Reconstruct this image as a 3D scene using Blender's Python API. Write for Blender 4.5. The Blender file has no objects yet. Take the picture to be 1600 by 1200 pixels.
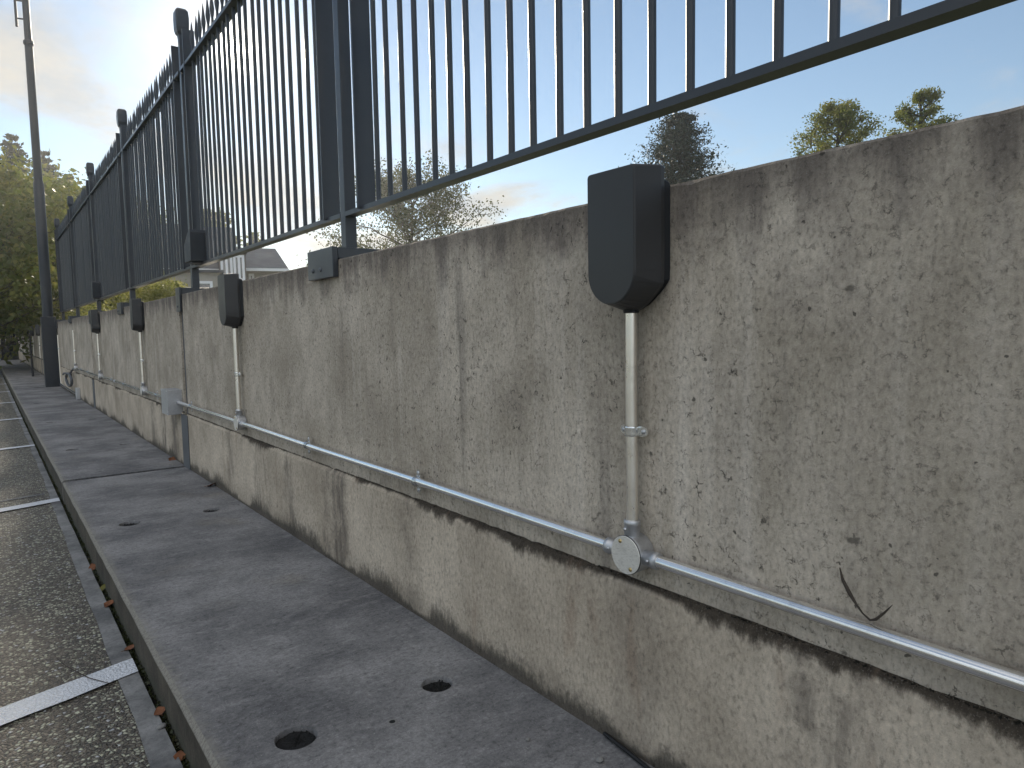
import bpy, bmesh, math, random
from mathutils import Vector, Matrix

random.seed(7)
sc = bpy.context.scene
COL = sc.collection
R = math.radians

# ------------------------------------------------------------------ camera
cam_d = bpy.data.cameras.new('camera')
cam_d.sensor_width = 36.0
cam_d.lens = 1086.15 / 1600 * 36.0
cam_d.clip_start = 0.02
cam_d.clip_end = 3000
cam = bpy.data.objects.new('camera', cam_d)
COL.objects.link(cam)
CAM = Vector((-0.899, 0.0, 0.7713))
fw = Vector((0.5999, 0.7961, -0.0797)).normalized()
rt = Vector((0.7976, -0.6029, -0.0184)).normalized()
up = rt.cross(fw).normalized()
cam.matrix_world = Matrix(((rt.x, up.x, -fw.x, CAM.x), (rt.y, up.y, -fw.y, CAM.y), (rt.z, up.z, -fw.z, CAM.z), (0, 0, 0, 1)))
sc.camera = cam

# ------------------------------------------------------------------ light
SUN_EL, SUN_AZ = R(20.2), R(16.3)
sun_dir = Vector((math.sin(SUN_AZ) * math.cos(SUN_EL), math.cos(SUN_AZ) * math.cos(SUN_EL), math.sin(SUN_EL)))
world = bpy.data.worlds.new('World')
sc.world = world
world.use_nodes = True
sl = bpy.data.lights.new('sun', 'SUN')
sl.energy = 3.4
sl.angle = R(2.6)
sl.color = (1.0, 0.88, 0.70)
so = bpy.data.objects.new('sun', sl)
COL.objects.link(so)
so.rotation_euler = (-sun_dir).to_track_quat('-Z', 'Y').to_euler()

vs = sc.view_settings
sc.display_settings.display_device = 'sRGB'
vs.view_transform = 'Standard'
vs.look = 'None'
vs.gamma = 1.0
vs.exposure = 0.50
vs.use_curve_mapping = False

sc.cycles.use_denoising = True
sc.cycles.use_adaptive_sampling = True
sc.cycles.adaptive_threshold = 0.018
sc.cycles.max_bounces = 8
sc.cycles.volume_bounces = 0
sc.cycles.transparent_max_bounces = 8
sc.cycles.sample_clamp_indirect = 6.0

SKY_STRENGTH = 0.10


class NT:
    """small helper to wire node trees"""
    def __init__(self, tree, clear=True):
        self.t = tree
        if clear:
            tree.nodes.clear()

    def n(self, typ, **kw):
        nd = self.t.nodes.new(typ)
        ins = kw.pop('ins', {})
        for k, v in kw.items():
            setattr(nd, k, v)
        for k, v in ins.items():
            self.put(nd.inputs[k], v)
        return nd

    def put(self, sock, v):
        if isinstance(v, bpy.types.NodeSocket):
            self.t.links.new(v, sock)
        elif isinstance(v, bpy.types.Node):
            self.t.links.new(v.outputs[0], sock)
        else:
            if isinstance(v, tuple) and len(v) == 3 and sock.type == 'RGBA':
                v = v + (1.0,)
            sock.default_value = v

    def math(self, op, a, b=0.0, c=None, clamp=False):
        nd = self.n('ShaderNodeMath', operation=op, use_clamp=clamp)
        self.put(nd.inputs[0], a)
        self.put(nd.inputs[1], b)
        if c is not None:
            self.put(nd.inputs[2], c)
        return nd.outputs[0]

    def vmath(self, op, a, b=(0, 0, 0)):
        nd = self.n('ShaderNodeVectorMath', operation=op)
        self.put(nd.inputs[0], a)
        if op == 'SCALE':
            self.put(nd.inputs['Scale'], b)
        else:
            self.put(nd.inputs[1], b)
        return nd.outputs['Value'] if op in ('DOT_PRODUCT', 'LENGTH') else nd.outputs['Vector']

    def mix(self, f, a, b, blend='MIX'):
        nd = self.n('ShaderNodeMix', data_type='RGBA', blend_type=blend)
        self.put(nd.inputs[0], f)
        self.put(nd.inputs[6], a)
        self.put(nd.inputs[7], b)
        return nd.outputs[2]

    def ramp(self, f, lo, hi, a=0.0, b=1.0, smooth=True):
        nd = self.n('ShaderNodeMapRange', interpolation_type='SMOOTHSTEP' if smooth else 'LINEAR', clamp=True)
        for i, v in enumerate((f, lo, hi, a, b)):
            self.put(nd.inputs[i], v)
        return nd.outputs[0]

    def noise(self, vec, scale, detail=4.0, rough=0.55, dist=0.0, out=0):
        nd = self.n('ShaderNodeTexNoise', ins={'Vector': vec, 'Scale': scale, 'Detail': detail, 'Roughness': rough, 'Distortion': dist})
        return nd.outputs[out]

    def voro(self, vec, scale, feature='F1', out='Distance', rnd=1.0):
        nd = self.n('ShaderNodeTexVoronoi', feature=feature, ins={'Vector': vec, 'Scale': scale, 'Randomness': rnd})
        return nd.outputs[out]

    def scale(self, vec, s):
        return self.vmath('MULTIPLY', vec, s)


# sky: Nishita plus a broken cumulus layer that depends on direction only
def build_world():
    k = NT(world.node_tree)
    out = k.n('ShaderNodeOutputWorld')
    bg = k.n('ShaderNodeBackground')
    sky = k.n('ShaderNodeTexSky', sky_type='NISHITA')
    sky.sun_disc = False
    sky.sun_elevation = SUN_EL
    sky.sun_rotation = SUN_AZ
    sky.altitude = 50
    sky.air_density = 1.0
    sky.dust_density = 0.03
    sky.ozone_density = 1.2
    d = k.vmath('NORMALIZE', k.n('ShaderNodeTexCoord').outputs['Generated'])
    sep = k.n('ShaderNodeSeparateXYZ', ins={0: d})
    zz = k.math('MAXIMUM', sep.outputs[2], 0.0)
    den = k.math('ADD', zz, 0.22)
    px = k.math('DIVIDE', sep.outputs[0], den)
    py = k.math('DIVIDE', sep.outputs[1], den)
    P = k.n('ShaderNodeCombineXYZ', ins={0: px, 1: py, 2: 0.0}).outputs[0]
    P = k.vmath('ADD', P, CLOUD_OFFSET)
    big = k.noise(P, 0.62, 2.0, 0.5)
    fine = k.noise(P, 2.2, 10.0, 0.60, 0.25)
    m = k.math('ADD', k.math('MULTIPLY', big, 0.80), k.math('MULTIPLY', fine, 0.40))
    mask = k.ramp(m, 0.575, 0.69)
    shade = k.ramp(k.noise(P, 3.4, 7.0, 0.62), 0.30, 0.70)
    wisp_p = k.scale(P, (1.8, 1.0, 1.0))
    wisp = k.math('MULTIPLY', k.ramp(k.noise(wisp_p, 2.0, 9.0, 0.68, 0.8), 0.56, 0.82), 0.38)
    cs = k.vmath('DOT_PRODUCT', d, tuple(sun_dir))
    # sunlit droplets: cream towards the sun, whiter away from it, with greyer hollows
    lit = k.mix(k.ramp(cs, 0.2, 0.98), (1.0, 0.98, 0.96), (1.0, 0.93, 0.80))
    # greyer on the sun's side; unseen clouds opposite raised to light the shaded wall
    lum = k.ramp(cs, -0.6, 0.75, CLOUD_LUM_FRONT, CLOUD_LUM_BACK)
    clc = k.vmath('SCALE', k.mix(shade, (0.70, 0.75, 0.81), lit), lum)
    f = k.math('MAXIMUM', mask, wisp)
    # a power curve on the sky colour flattens the clear-sky gradient a little
    ss = k.n('ShaderNodeSeparateColor', ins={0: sky.outputs[0]})
    soft = [k.math('MULTIPLY', k.math('POWER', k.math('MULTIPLY', ss.outputs[q], 0.2), 0.88), 4.95) for q in range(3)]
    clear = k.n('ShaderNodeCombineColor', ins={0: soft[0], 1: soft[1], 2: soft[2]}).outputs[0]
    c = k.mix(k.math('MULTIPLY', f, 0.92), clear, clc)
    # the sun's aureole, added to the sky colour
    a1 = k.math('MULTIPLY', k.math('POWER', k.math('MAXIMUM', cs, 0.0), 5000.0), 90.0)
    a2 = k.math('MULTIPLY', k.math('POWER', k.math('MAXIMUM', cs, 0.0), 240.0), 4.5)
    glow = k.vmath('SCALE', (1.0, 0.95, 0.84), k.math('ADD', a1, a2))
    c = k.vmath('ADD', c, glow)
    k.put(bg.inputs['Color'], c)
    bg.inputs['Strength'].default_value = SKY_STRENGTH
    k.t.links.new(bg.outputs[0], out.inputs[0])


CLOUD_OFFSET = (-6.891, 39.447, 0.0)
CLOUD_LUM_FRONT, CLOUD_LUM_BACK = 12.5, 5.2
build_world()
world.cycles.sampling_method = 'MANUAL'
world.cycles.sample_map_resolution = 1024

# ------------------------------------------------------------------ materials
def mat(name):
    m = bpy.data.materials.new(name)
    m.use_nodes = True
    k = NT(m.node_tree)
    o = k.n('ShaderNodeOutputMaterial')
    b = k.n('ShaderNodeBsdfPrincipled')
    k.t.links.new(b.outputs[0], o.inputs[0])
    return m, k, b, o


def pos(k):
    return k.n('ShaderNodeNewGeometry').outputs['Position']


def bump(k, b, h, strength, dist):
    nd = k.n('ShaderNodeBump', ins={'Height': h, 'Strength': strength, 'Distance': dist})
    k.put(b.inputs['Normal'], nd.outputs[0])


def m_concrete(name, plinth):
    m, k, b, o = mat(name)
    P = pos(k)
    z = k.n('ShaderNodeSeparateXYZ', ins={0: P}).outputs[2]
    warp = k.vmath('SCALE', k.vmath('SUBTRACT', k.noise(P, 9.0, 3, out=1), (0.5, 0.5, 0.5)), 0.05)
    warp2 = k.vmath('SCALE', k.vmath('SUBTRACT', k.noise(P, 90.0, 4, out=1), (0.5, 0.5, 0.5)), 0.012)
    PW = k.vmath('ADD', k.vmath('ADD', P, warp), warp2)
    blot = k.noise(P, 3.2, 9, 0.62)
    blot2 = k.noise(P, 13.0, 6, 0.6)
    streak = k.noise(k.scale(P, (1, 16, 0.9)), 1.0, 6, 0.6)
    fine = k.noise(k.scale(P, (1, 1.0, 0.55)), 150.0, 4, 0.6)
    speck = k.noise(P, 420.0, 2, 0.5)
    # hairline map cracks, broken up
    cw = k.vmath('ADD', P, k.vmath('SCALE', k.vmath('SUBTRACT', k.noise(P, 48.0, 5, 0.7, out=1), (0.5, 0.5, 0.5)), 0.030))
    e1 = k.voro(cw, 34.0, 'DISTANCE_TO_EDGE')
    gate = k.ramp(k.noise(P, 42.0, 4, 0.65), 0.53, 0.64)
    zone = k.ramp(k.noise(P, 2.4, 3), 0.36, 0.60, 0.30, 1.0)
    crack = k.math('MULTIPLY', k.math('MULTIPLY', k.ramp(e1, 0.012, 0.062, 1.0, 0.0), gate), zone)
    e2 = k.voro(k.vmath('ADD', cw, (3.3, 1.7, 0.4)), 80.0, 'DISTANCE_TO_EDGE')
    gate2 = k.ramp(k.noise(k.vmath('ADD', P, (5, 0, 0)), 60.0, 3, 0.6), 0.54, 0.66)
    crack2 = k.math('MULTIPLY', k.math('MULTIPLY', k.ramp(e2, 0.015, 0.09, 1.0, 0.0), gate2), 0.60)
    mott = k.noise(k.scale(P, (1, 1.15, 0.85)), 105.0, 6, 0.72)
    # blow holes
    pv = k.n('ShaderNodeTexVoronoi', feature='F1', ins={'Vector': PW, 'Scale': 44.0})
    prnd = k.n('ShaderNodeSeparateColor', ins={0: pv.outputs['Color']}).outputs[0]
    rad = k.math('ADD', k.ramp(prnd, 0.84, 1.0, 0.02, 0.19, False), k.math('MULTIPLY', k.math('SUBTRACT', blot2, 0.5), 0.2))
    pit = k.ramp(k.math('SUBTRACT', pv.outputs['Distance'], rad), -0.07, 0.0, 1.0, 0.0)
    pit = k.math('MULTIPLY', k.math('MULTIPLY', pit, k.math('GREATER_THAN', prnd, 0.84)), 0.85)
    qv = k.n('ShaderNodeTexVoronoi', feature='F1', ins={'Vector': PW, 'Scale': 13.0})
    qr = k.n('ShaderNodeSeparateColor', ins={0: qv.outputs['Color']}).outputs[1]
    big_pit = k.math('MULTIPLY', k.math('GREATER_THAN', qr, 0.80), k.ramp(k.math('ADD', qv.outputs['Distance'], k.math('MULTIPLY', k.math('SUBTRACT', fine, 0.5), 0.16)), 0.045, 0.10, 0.75, 0.0))
    pit = k.math('MAXIMUM', pit, big_pit)
    if not plinth:
        base = k.mix(k.ramp(blot, 0.30, 0.72), (0.292, 0.265, 0.218), (0.536, 0.497, 0.433))
        base = k.mix(k.ramp(blot2, 0.42, 0.75, 0.0, 0.55), base, (0.322, 0.292, 0.250))
        smask = k.ramp(k.noise(k.scale(P, (1, 0.9, 0.7)), 1.0, 2), 0.40, 0.62, 0.12, 1.0)
        base = k.mix(k.math('MULTIPLY', k.ramp(streak, 0.50, 0.74, 0.0, 0.55), smask), base, (0.62, 0.59, 0.54))
        base = k.mix(k.math('MULTIPLY', k.ramp(streak, 0.46, 0.28, 0.0, 0.60), k.math('ADD', smask, 0.2)), base, (0.20, 0.185, 0.165))
        base = k.mix(k.ramp(k.noise(P, 7.0, 7, 0.68), 0.50, 0.70, 0.0, 0.42), base, (0.225, 0.205, 0.18))
        # weathering that has run down from the coping
        edge = k.math('ADD', z, k.math('MULTIPLY', k.math('SUBTRACT', streak, 0.5), 0.34))
        edge = k.math('ADD', edge, k.math('MULTIPLY', k.math('SUBTRACT', blot2, 0.5), 0.16))
        st = k.math('MULTIPLY', k.ramp(edge, 0.87, 1.02), 0.88)
        base = k.mix(st, base, (0.113, 0.101, 0.092))
        drk = k.math('MAXIMUM', k.math('MAXIMUM', crack, crack2), pit)
    else:
        base = k.mix(k.ramp(blot, 0.28, 0.72), (0.376, 0.333, 0.271), (0.647, 0.586, 0.493))
        base = k.mix(k.ramp(blot2, 0.45, 0.8, 0.0, 0.4), base, (0.420, 0.371, 0.306))
        far = k.n('ShaderNodeSeparateXYZ', ins={0: P}).outputs[1]
        wob = k.math('MULTIPLY', k.math('SUBTRACT', k.noise(k.scale(P, (1, 4, 9)), 1.0, 4, 0.6), 0.5), 0.16)
        yy = k.math('ADD', far, wob)
        run = k.noise(k.scale(P, (1, 5.5, 1.1)), 1.0, 8, 0.68, 0.4)
        run2 = k.noise(k.scale(P, (1, 46.0, 3.0)), 1.0, 5, 0.65)
        r = k.ramp(k.math('ADD', run, k.math('MULTIPLY', k.math('SUBTRACT', run2, 0.5), 0.40)), 0.58, 0.74, 0.0, 0.75)
        r = k.math('MULTIPLY', r, k.ramp(far, 0.7, 2.2, 0.45, 1.0))
        for yc, w, st in ((2.13, 0.060, 1.0), (2.24, 0.03, .6), (2.60, 0.050, 0.8), (2.98, 0.05, .6), (3.40, 0.05, .7), (4.62, 0.08, 1.0), (4.95, 0.06, 1.0), (5.3, 0.07, .8), (1.66, 0.045, 0.5), (0.47, 0.075, 0.75), (0.83, 0.06, 0.35)):
            g = k.math('DIVIDE', k.math('SUBTRACT', yy, yc), w)
            g = k.math('MULTIPLY', k.ramp(k.math('ABSOLUTE', g), 0.5, 1.5, 1.0, 0.0), st)
            g = k.math('MULTIPLY', g, k.ramp(k.math('ADD', k.math('MULTIPLY', run2, 0.6), k.math('MULTIPLY', run, 0.5)), 0.36, 0.62, 0.30, 1.0))
            r = k.math('MAXIMUM', r, g)
        r = k.math('MULTIPLY', r, k.ramp(k.noise(k.scale(P, (1, 15, 7)), 1.0, 6, 0.7, 0.5), 0.36, 0.58, 0.12, 1.0))
        base = k.mix(k.math('MULTIPLY', r, 0.80), base, (0.105, 0.093, 0.083))
        # black algae along the foot and dirt under the lip
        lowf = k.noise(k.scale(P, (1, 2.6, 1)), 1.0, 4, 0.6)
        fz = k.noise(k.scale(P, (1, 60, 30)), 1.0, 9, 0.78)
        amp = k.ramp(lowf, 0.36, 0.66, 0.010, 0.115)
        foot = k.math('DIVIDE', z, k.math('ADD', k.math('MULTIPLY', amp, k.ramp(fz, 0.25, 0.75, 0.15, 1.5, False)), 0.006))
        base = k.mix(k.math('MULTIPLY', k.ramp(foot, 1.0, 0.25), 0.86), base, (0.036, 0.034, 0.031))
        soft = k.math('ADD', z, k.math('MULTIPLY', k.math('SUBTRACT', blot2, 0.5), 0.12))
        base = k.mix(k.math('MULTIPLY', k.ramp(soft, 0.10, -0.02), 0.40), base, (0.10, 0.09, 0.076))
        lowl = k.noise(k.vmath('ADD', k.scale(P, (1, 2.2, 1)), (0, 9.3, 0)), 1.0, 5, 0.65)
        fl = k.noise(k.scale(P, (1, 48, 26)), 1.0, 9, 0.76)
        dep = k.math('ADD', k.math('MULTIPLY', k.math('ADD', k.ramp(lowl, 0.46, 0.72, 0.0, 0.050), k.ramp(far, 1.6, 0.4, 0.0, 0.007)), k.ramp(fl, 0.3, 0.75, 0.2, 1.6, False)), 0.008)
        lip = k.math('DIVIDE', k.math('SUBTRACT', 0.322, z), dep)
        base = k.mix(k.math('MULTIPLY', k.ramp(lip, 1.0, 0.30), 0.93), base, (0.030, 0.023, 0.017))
        rust = k.math('MULTIPLY', k.ramp(k.noise(k.scale(P, (1, 9, 2)), 1.3, 4, 0.6), 0.58, 0.72), 0.35)
        base = k.mix(rust, base, (0.263, 0.184, 0.131))
        drk = k.math('MAXIMUM', k.math('MULTIPLY', pit, 0.8), k.math('MULTIPLY', crack, 0.25))
    base = k.mix(k.ramp(mott, 0.48, 0.70, 0.0, 0.85), base, k.vmath('SCALE', base, 0.52))
    base = k.mix(k.ramp(mott, 0.46, 0.30, 0.0, 0.6), base, k.vmath('SCALE', base, 1.25))
    base = k.mix(k.ramp(fine, 0.3, 0.7, 0.0, 0.42), base, k.vmath('SCALE', base, 0.55))
    base = k.mix(1.0, base, (1.055, 1.0, 0.955), 'MULTIPLY')
    base = k.vmath('SCALE', base, 1.22)
    if plinth:
        base = k.vmath('SCALE', base, 0.86)
    base = k.mix(k.ramp(speck, 0.55, 0.75, 0.0, 0.22), base, (0.42, 0.40, 0.36))
    base = k.mix(k.math('MULTIPLY', drk, 0.90), base, (0.034, 0.030, 0.026))
    k.put(b.inputs['Base Color'], base)
    b.inputs['Roughness'].default_value = 0.9
    b.inputs['Specular IOR Level'].default_value = 0.25
    h = k.math('ADD', k.math('MULTIPLY', fine, 0.4), k.math('MULTIPLY', mott, 0.9))
    bump(k, b, h, 0.7, 0.005)
    return m


def m_slab():
    m, k, b, o = mat('slab_concrete')
    P = pos(k)
    obj = k.n('ShaderNodeObjectInfo').outputs['Random']
    PP = k.vmath('ADD', P, k.vmath('SCALE', (7.0, 3.0, 0.0), obj))
    n1 = k.noise(PP, 2.6, 10, 0.66)
    n2 = k.noise(k.scale(PP, (11, 24, 1)), 1.0, 8, 0.70)
    n3 = k.noise(k.scale(PP, (1, 1.5, 1)), 34.0, 8, 0.72)
    n4 = k.noise(PP, 170.0, 5, 0.68)
    brush = k.noise(k.scale(PP, (55, 120, 1)), 1.0, 6, 0.72)
    base = k.mix(k.ramp(n1, 0.34, 0.68), (0.118, 0.120, 0.131), (0.270, 0.272, 0.285))
    base = k.mix(k.ramp(n2, 0.46, 0.74, 0.0, 0.45), base, (0.361, 0.365, 0.376))
    base = k.mix(k.ramp(n3, 0.52, 0.78, 0.0, 0.55), base, (0.095, 0.095, 0.103))
    base = k.mix(k.ramp(n4, 0.35, 0.75, 0.0, 0.55), base, k.vmath('SCALE', base, 0.45))
    base = k.mix(k.ramp(k.noise(PP, 330.0, 2), 0.64, 0.74, 0, 0.55), base, (0.570, 0.570, 0.570))
    base = k.mix(k.ramp(brush, 0.42, 0.70, 0.0, 0.55), base, k.vmath('SCALE', base, 0.58))
    base = k.mix(k.ramp(brush, 0.44, 0.28, 0.0, 0.45), base, k.vmath('SCALE', base, 1.45))
    brown = k.ramp(k.noise(PP, 1.7, 5, 0.6), 0.56, 0.72, 0, 0.5)
    base = k.mix(brown, base, (0.175, 0.158, 0.129))
    spk = k.noise(PP, 75.0, 6, 0.72)
    base = k.mix(k.ramp(spk, 0.50, 0.68, 0.0, 0.75), base, k.vmath('SCALE', base, 0.48))
    base = k.mix(k.ramp(spk, 0.46, 0.32, 0.0, 0.60), base, k.vmath('SCALE', base, 1.45))
    base = k.mix(1.0, base, (1.13, 1.09, 1.03), 'MULTIPLY')
    x = k.n('ShaderNodeSeparateXYZ', ins={0: P}).outputs[0]
    ed = k.math('ADD', x, k.math('MULTIPLY', k.math('SUBTRACT', n3, 0.5), 0.12))
    base = k.mix(k.math('MULTIPLY', k.ramp(ed, -0.585, -0.625), 0.55), base, (0.237, 0.224, 0.186))
    pv = k.n('ShaderNodeTexVoronoi', feature='F1', ins={'Vector': PP, 'Scale': 26.0})
    prnd = k.n('ShaderNodeSeparateColor', ins={0: pv.outputs['Color']}).outputs[0]
    pit = k.math('MULTIPLY', k.math('GREATER_THAN', prnd, 0.93), k.ramp(pv.outputs['Distance'], 0.06, 0.11, 1.0, 0.0))
    base = k.mix(pit, base, (0.02, 0.02, 0.02))
    k.put(b.inputs['Base Color'], base)
    b.inputs['Roughness'].default_value = 0.82
    b.inputs['Specular IOR Level'].default_value = 0.3
    h = k.math('ADD', k.math('MULTIPLY', n4, 0.5), k.math('MULTIPLY', spk, 0.8))
    bump(k, b, h, 0.55, 0.004)
    return m


def m_kerb():
    m, k, b, o = mat('kerb_face_concrete')
    P = pos(k)
    n1 = k.noise(P, 7.0, 8, 0.65)
    n4 = k.noise(P, 160.0, 4, 0.6)
    z = k.n('ShaderNodeSeparateXYZ', ins={0: P}).outputs[2]
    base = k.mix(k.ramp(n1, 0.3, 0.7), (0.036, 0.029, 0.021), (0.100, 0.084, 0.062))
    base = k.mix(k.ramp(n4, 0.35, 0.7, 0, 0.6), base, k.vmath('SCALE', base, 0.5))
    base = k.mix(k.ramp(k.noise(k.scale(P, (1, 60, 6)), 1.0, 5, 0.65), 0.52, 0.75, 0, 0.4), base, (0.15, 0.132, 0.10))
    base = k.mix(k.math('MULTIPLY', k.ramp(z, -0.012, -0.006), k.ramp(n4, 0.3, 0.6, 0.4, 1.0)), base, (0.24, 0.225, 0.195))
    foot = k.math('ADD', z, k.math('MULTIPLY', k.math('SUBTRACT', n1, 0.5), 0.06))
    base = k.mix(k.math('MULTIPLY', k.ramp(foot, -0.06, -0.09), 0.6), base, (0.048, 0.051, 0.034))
    k.put(b.inputs['Base Color'], base)
    b.inputs['Roughness'].default_value = 0.9
    bump(k, b, k.math('ADD', n1, n4), 0.6, 0.004)
    return m


def m_asphalt():
    m, k, b, o = mat('asphalt')
    P = pos(k)
    warp = k.vmath('ADD', P, k.vmath('SCALE', k.vmath('SUBTRACT', k.noise(P, 60.0, 2, out=1), (0.5, 0.5, 0.5)), 0.006))
    v = k.n('ShaderNodeTexVoronoi', feature='F1', ins={'Vector': warp, 'Scale': 105.0})
    v2 = k.n('ShaderNodeTexVoronoi', feature='F1', ins={'Vector': k.vmath('ADD', warp, (2.3, 5.1, 0)), 'Scale': 210.0})
    ed = k.voro(warp, 105.0, 'DISTANCE_TO_EDGE')
    rnd = k.n('ShaderNodeSeparateColor', ins={0: v.outputs['Color']})
    rnd2 = k.n('ShaderNodeSeparateColor', ins={0: v2.outputs['Color']}).outputs[0]
    stone = k.mix(k.ramp(rnd.outputs[0], 0.25, 1.0), (0.137, 0.115, 0.088), (0.600, 0.597, 0.449))
    stone = k.mix(k.ramp(rnd.outputs[1], 0.9, 0.97), stone, (0.600, 0.600, 0.600))
    bind = k.mix(k.ramp(rnd2, 0.4, 1.0), (0.060, 0.051, 0.041), (0.192, 0.162, 0.127))
    dome = k.ramp(ed, 0.04, 0.20)
    show = k.math('MULTIPLY', dome, k.ramp(rnd.outputs[2], 0.25, 0.5))
    base = k.mix(show, bind, stone)
    big = k.noise(P, 1.8, 6, 0.6)
    base = k.mix(k.ramp(big, 0.4, 0.7, 0.0, 0.4), base, k.vmath('SCALE', base, 0.6))
    k.put(b.inputs['Base Color'], base)
    b.inputs['Roughness'].default_value = 0.62
    b.inputs['Specular IOR Level'].default_value = 0.45
    h = k.math('MULTIPLY', k.math('ADD', k.ramp(ed, 0.0, 0.32), k.math('MULTIPLY', rnd2, 0.15)), k.ramp(rnd.outputs[2], 0.1, 0.8, 0.35, 1.0))
    bump(k, b, h, 0.9, 0.006)
    return m


def m_paint_line():
    m, k, b, o = mat('road_paint')
    P = pos(k)
    ed = k.voro(P, 105.0, 'DISTANCE_TO_EDGE')
    n = k.noise(P, 14.0, 7, 0.7)
    n2 = k.noise(P, 130.0, 3, 0.6)
    wear = k.ramp(k.math('ADD', k.math('MULTIPLY', n, 0.6), k.math('MULTIPLY', n2, 0.5)), 0.60, 0.72, 0.0, 0.55)
    base = k.mix(wear, (0.70, 0.72, 0.76), (0.40, 0.41, 0.43))
    base = k.mix(k.ramp(ed, 0.0, 0.08, 0.35, 0.0), base, (0.2, 0.2, 0.2))
    k.put(b.inputs['Base Color'], base)
    b.inputs['Roughness'].default_value = 0.7
    bump(k, b, k.math('ADD', k.ramp(ed, 0.0, 0.3), n2), 0.7, 0.004)
    return m


def m_gutter():
    m, k, b, o = mat('gutter_concrete')
    P = pos(k)
    n1 = k.noise(P, 8.0, 8, 0.65)
    n2 = k.noise(P, 120.0, 4, 0.6)
    base = k.mix(k.ramp(n1, 0.3, 0.7), (0.105, 0.105, 0.105), (0.281, 0.277, 0.269))
    base = k.mix(k.ramp(n2, 0.4, 0.75, 0, 0.5), base, k.vmath('SCALE', base, 0.5))
    k.put(b.inputs['Base Color'], base)
    b.inputs['Roughness'].default_value = 0.85
    bump(k, b, k.math('ADD', n1, n2), 0.5, 0.004)
    return m


def m_galv(name, base_c=(0.66, 0.67, 0.68), rough=0.30, grain=0.5):
    m, k, b, o = mat(name)
    P = pos(k)
    n1 = k.noise(P, 55.0, 6, 0.65)
    v = k.n('ShaderNodeTexVoronoi', feature='F1', ins={'Vector': P, 'Scale': 160.0})
    r = k.n('ShaderNodeSeparateColor', ins={0: v.outputs['Color']}).outputs[0]
    dirt = k.ramp(k.noise(P, 19.0, 7, 0.7), 0.52, 0.72, 0.0, 0.55)
    base = k.mix(k.ramp(r, 0, 1, 0, grain), base_c, tuple(c * 0.72 for c in base_c))
    if name == 'brushed_lid':
        sw = k.noise(k.scale(P, (1, 150, 420)), 1.0, 4, 0.7)
        base = k.mix(k.ramp(sw, 0.45, 0.66, 0.0, 0.5), base, (0.52, 0.49, 0.44))
    base = k.mix(dirt, base, tuple(c * 0.66 for c in base_c))
    k.put(b.inputs['Base Color'], base)
    b.inputs['Metallic'].default_value = 0.55 if name == 'brushed_lid' else 0.92
    k.put(b.inputs['Roughness'], k.ramp(n1, 0.3, 0.75, rough * 0.9, rough * 1.25))
    bump(k, b, n1, 0.05, 0.0015)
    return m


def m_paint(name, col, rough=0.4, spec=0.5, var=0.15, bmp=0.04):
    m, k, b, o = mat(name)
    P = pos(k)
    n1 = k.noise(P, 6.0, 7, 0.65)
    n2 = k.noise(P, 240.0, 3, 0.5)
    base = k.mix(k.ramp(n1, 0.3, 0.75, 0, var * 2), col, tuple(min(1, c * 1.9 + 0.01) for c in col))
    k.put(b.inputs['Base Color'], base)
    k.put(b.inputs['Roughness'], k.ramp(n1, 0.3, 0.7, rough * 0.85, min(1, rough * 1.25)))
    b.inputs['Specular IOR Level'].default_value = spec
    bump(k, b, n2, bmp * 3, 0.001)
    return m


def m_leaf(name, c1, c2, c3, trans=0.45, scale=1.6):
    m, k, b, o = mat(name)
    P = pos(k)
    n = k.noise(P, scale, 4, 0.6)
    v = k.n('ShaderNodeTexVoronoi', feature='F1', ins={'Vector': P, 'Scale': 7.0})
    r = k.n('ShaderNodeSeparateColor', ins={0: v.outputs['Color']}).outputs[0]
    col = k.mix(k.ramp(n, 0.35, 0.65), c1, c2)
    col = k.mix(k.ramp(r, 0.6, 1.0, 0, 0.8), col, c3)
    k.put(b.inputs['Base Color'], col)
    b.inputs['Roughness'].default_value = 0.5
    b.inputs['Specular IOR Level'].default_value = 0.35
    t = k.n('ShaderNodeBsdfTranslucent', ins={'Color': k.mix(0.35, col, k.mix(0.5, col, (0.30, 0.34, 0.05)))})
    mx = k.n('ShaderNodeMixShader', ins={0: trans})
    k.t.links.new(b.outputs[0], mx.inputs[1])
    k.t.links.new(t.outputs[0], mx.inputs[2])
    k.t.links.new(mx.outputs[0], o.inputs[0])
    return m


def m_bark():
    m, k, b, o = mat('bark')
    P = pos(k)
    n = k.noise(k.scale(P, (1, 1, 0.25)), 22.0, 6, 0.65)
    k.put(b.inputs['Base Color'], k.mix(k.ramp(n, 0.35, 0.7), (0.035, 0.028, 0.02), (0.12, 0.10, 0.08)))
    b.inputs['Roughness'].default_value = 0.95
    bump(k, b, n, 0.8, 0.03)
    return m


def m_ground():
    m, k, b, o = mat('grass_ground')
    P = pos(k)
    n = k.noise(P, 1.3, 8, 0.6)
    n2 = k.noise(P, 40.0, 4, 0.6)
    c = k.mix(k.ramp(n, 0.35, 0.65), (0.045, 0.07, 0.02), (0.09, 0.10, 0.035))
    c = k.mix(k.ramp(n2, 0.4, 0.8, 0, 0.6), c, (0.03, 0.04, 0.015))
    k.put(b.inputs['Base Color'], c)
    b.inputs['Roughness'].default_value = 0.95
    bump(k, b, n2, 0.8, 0.03)
    return m


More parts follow.
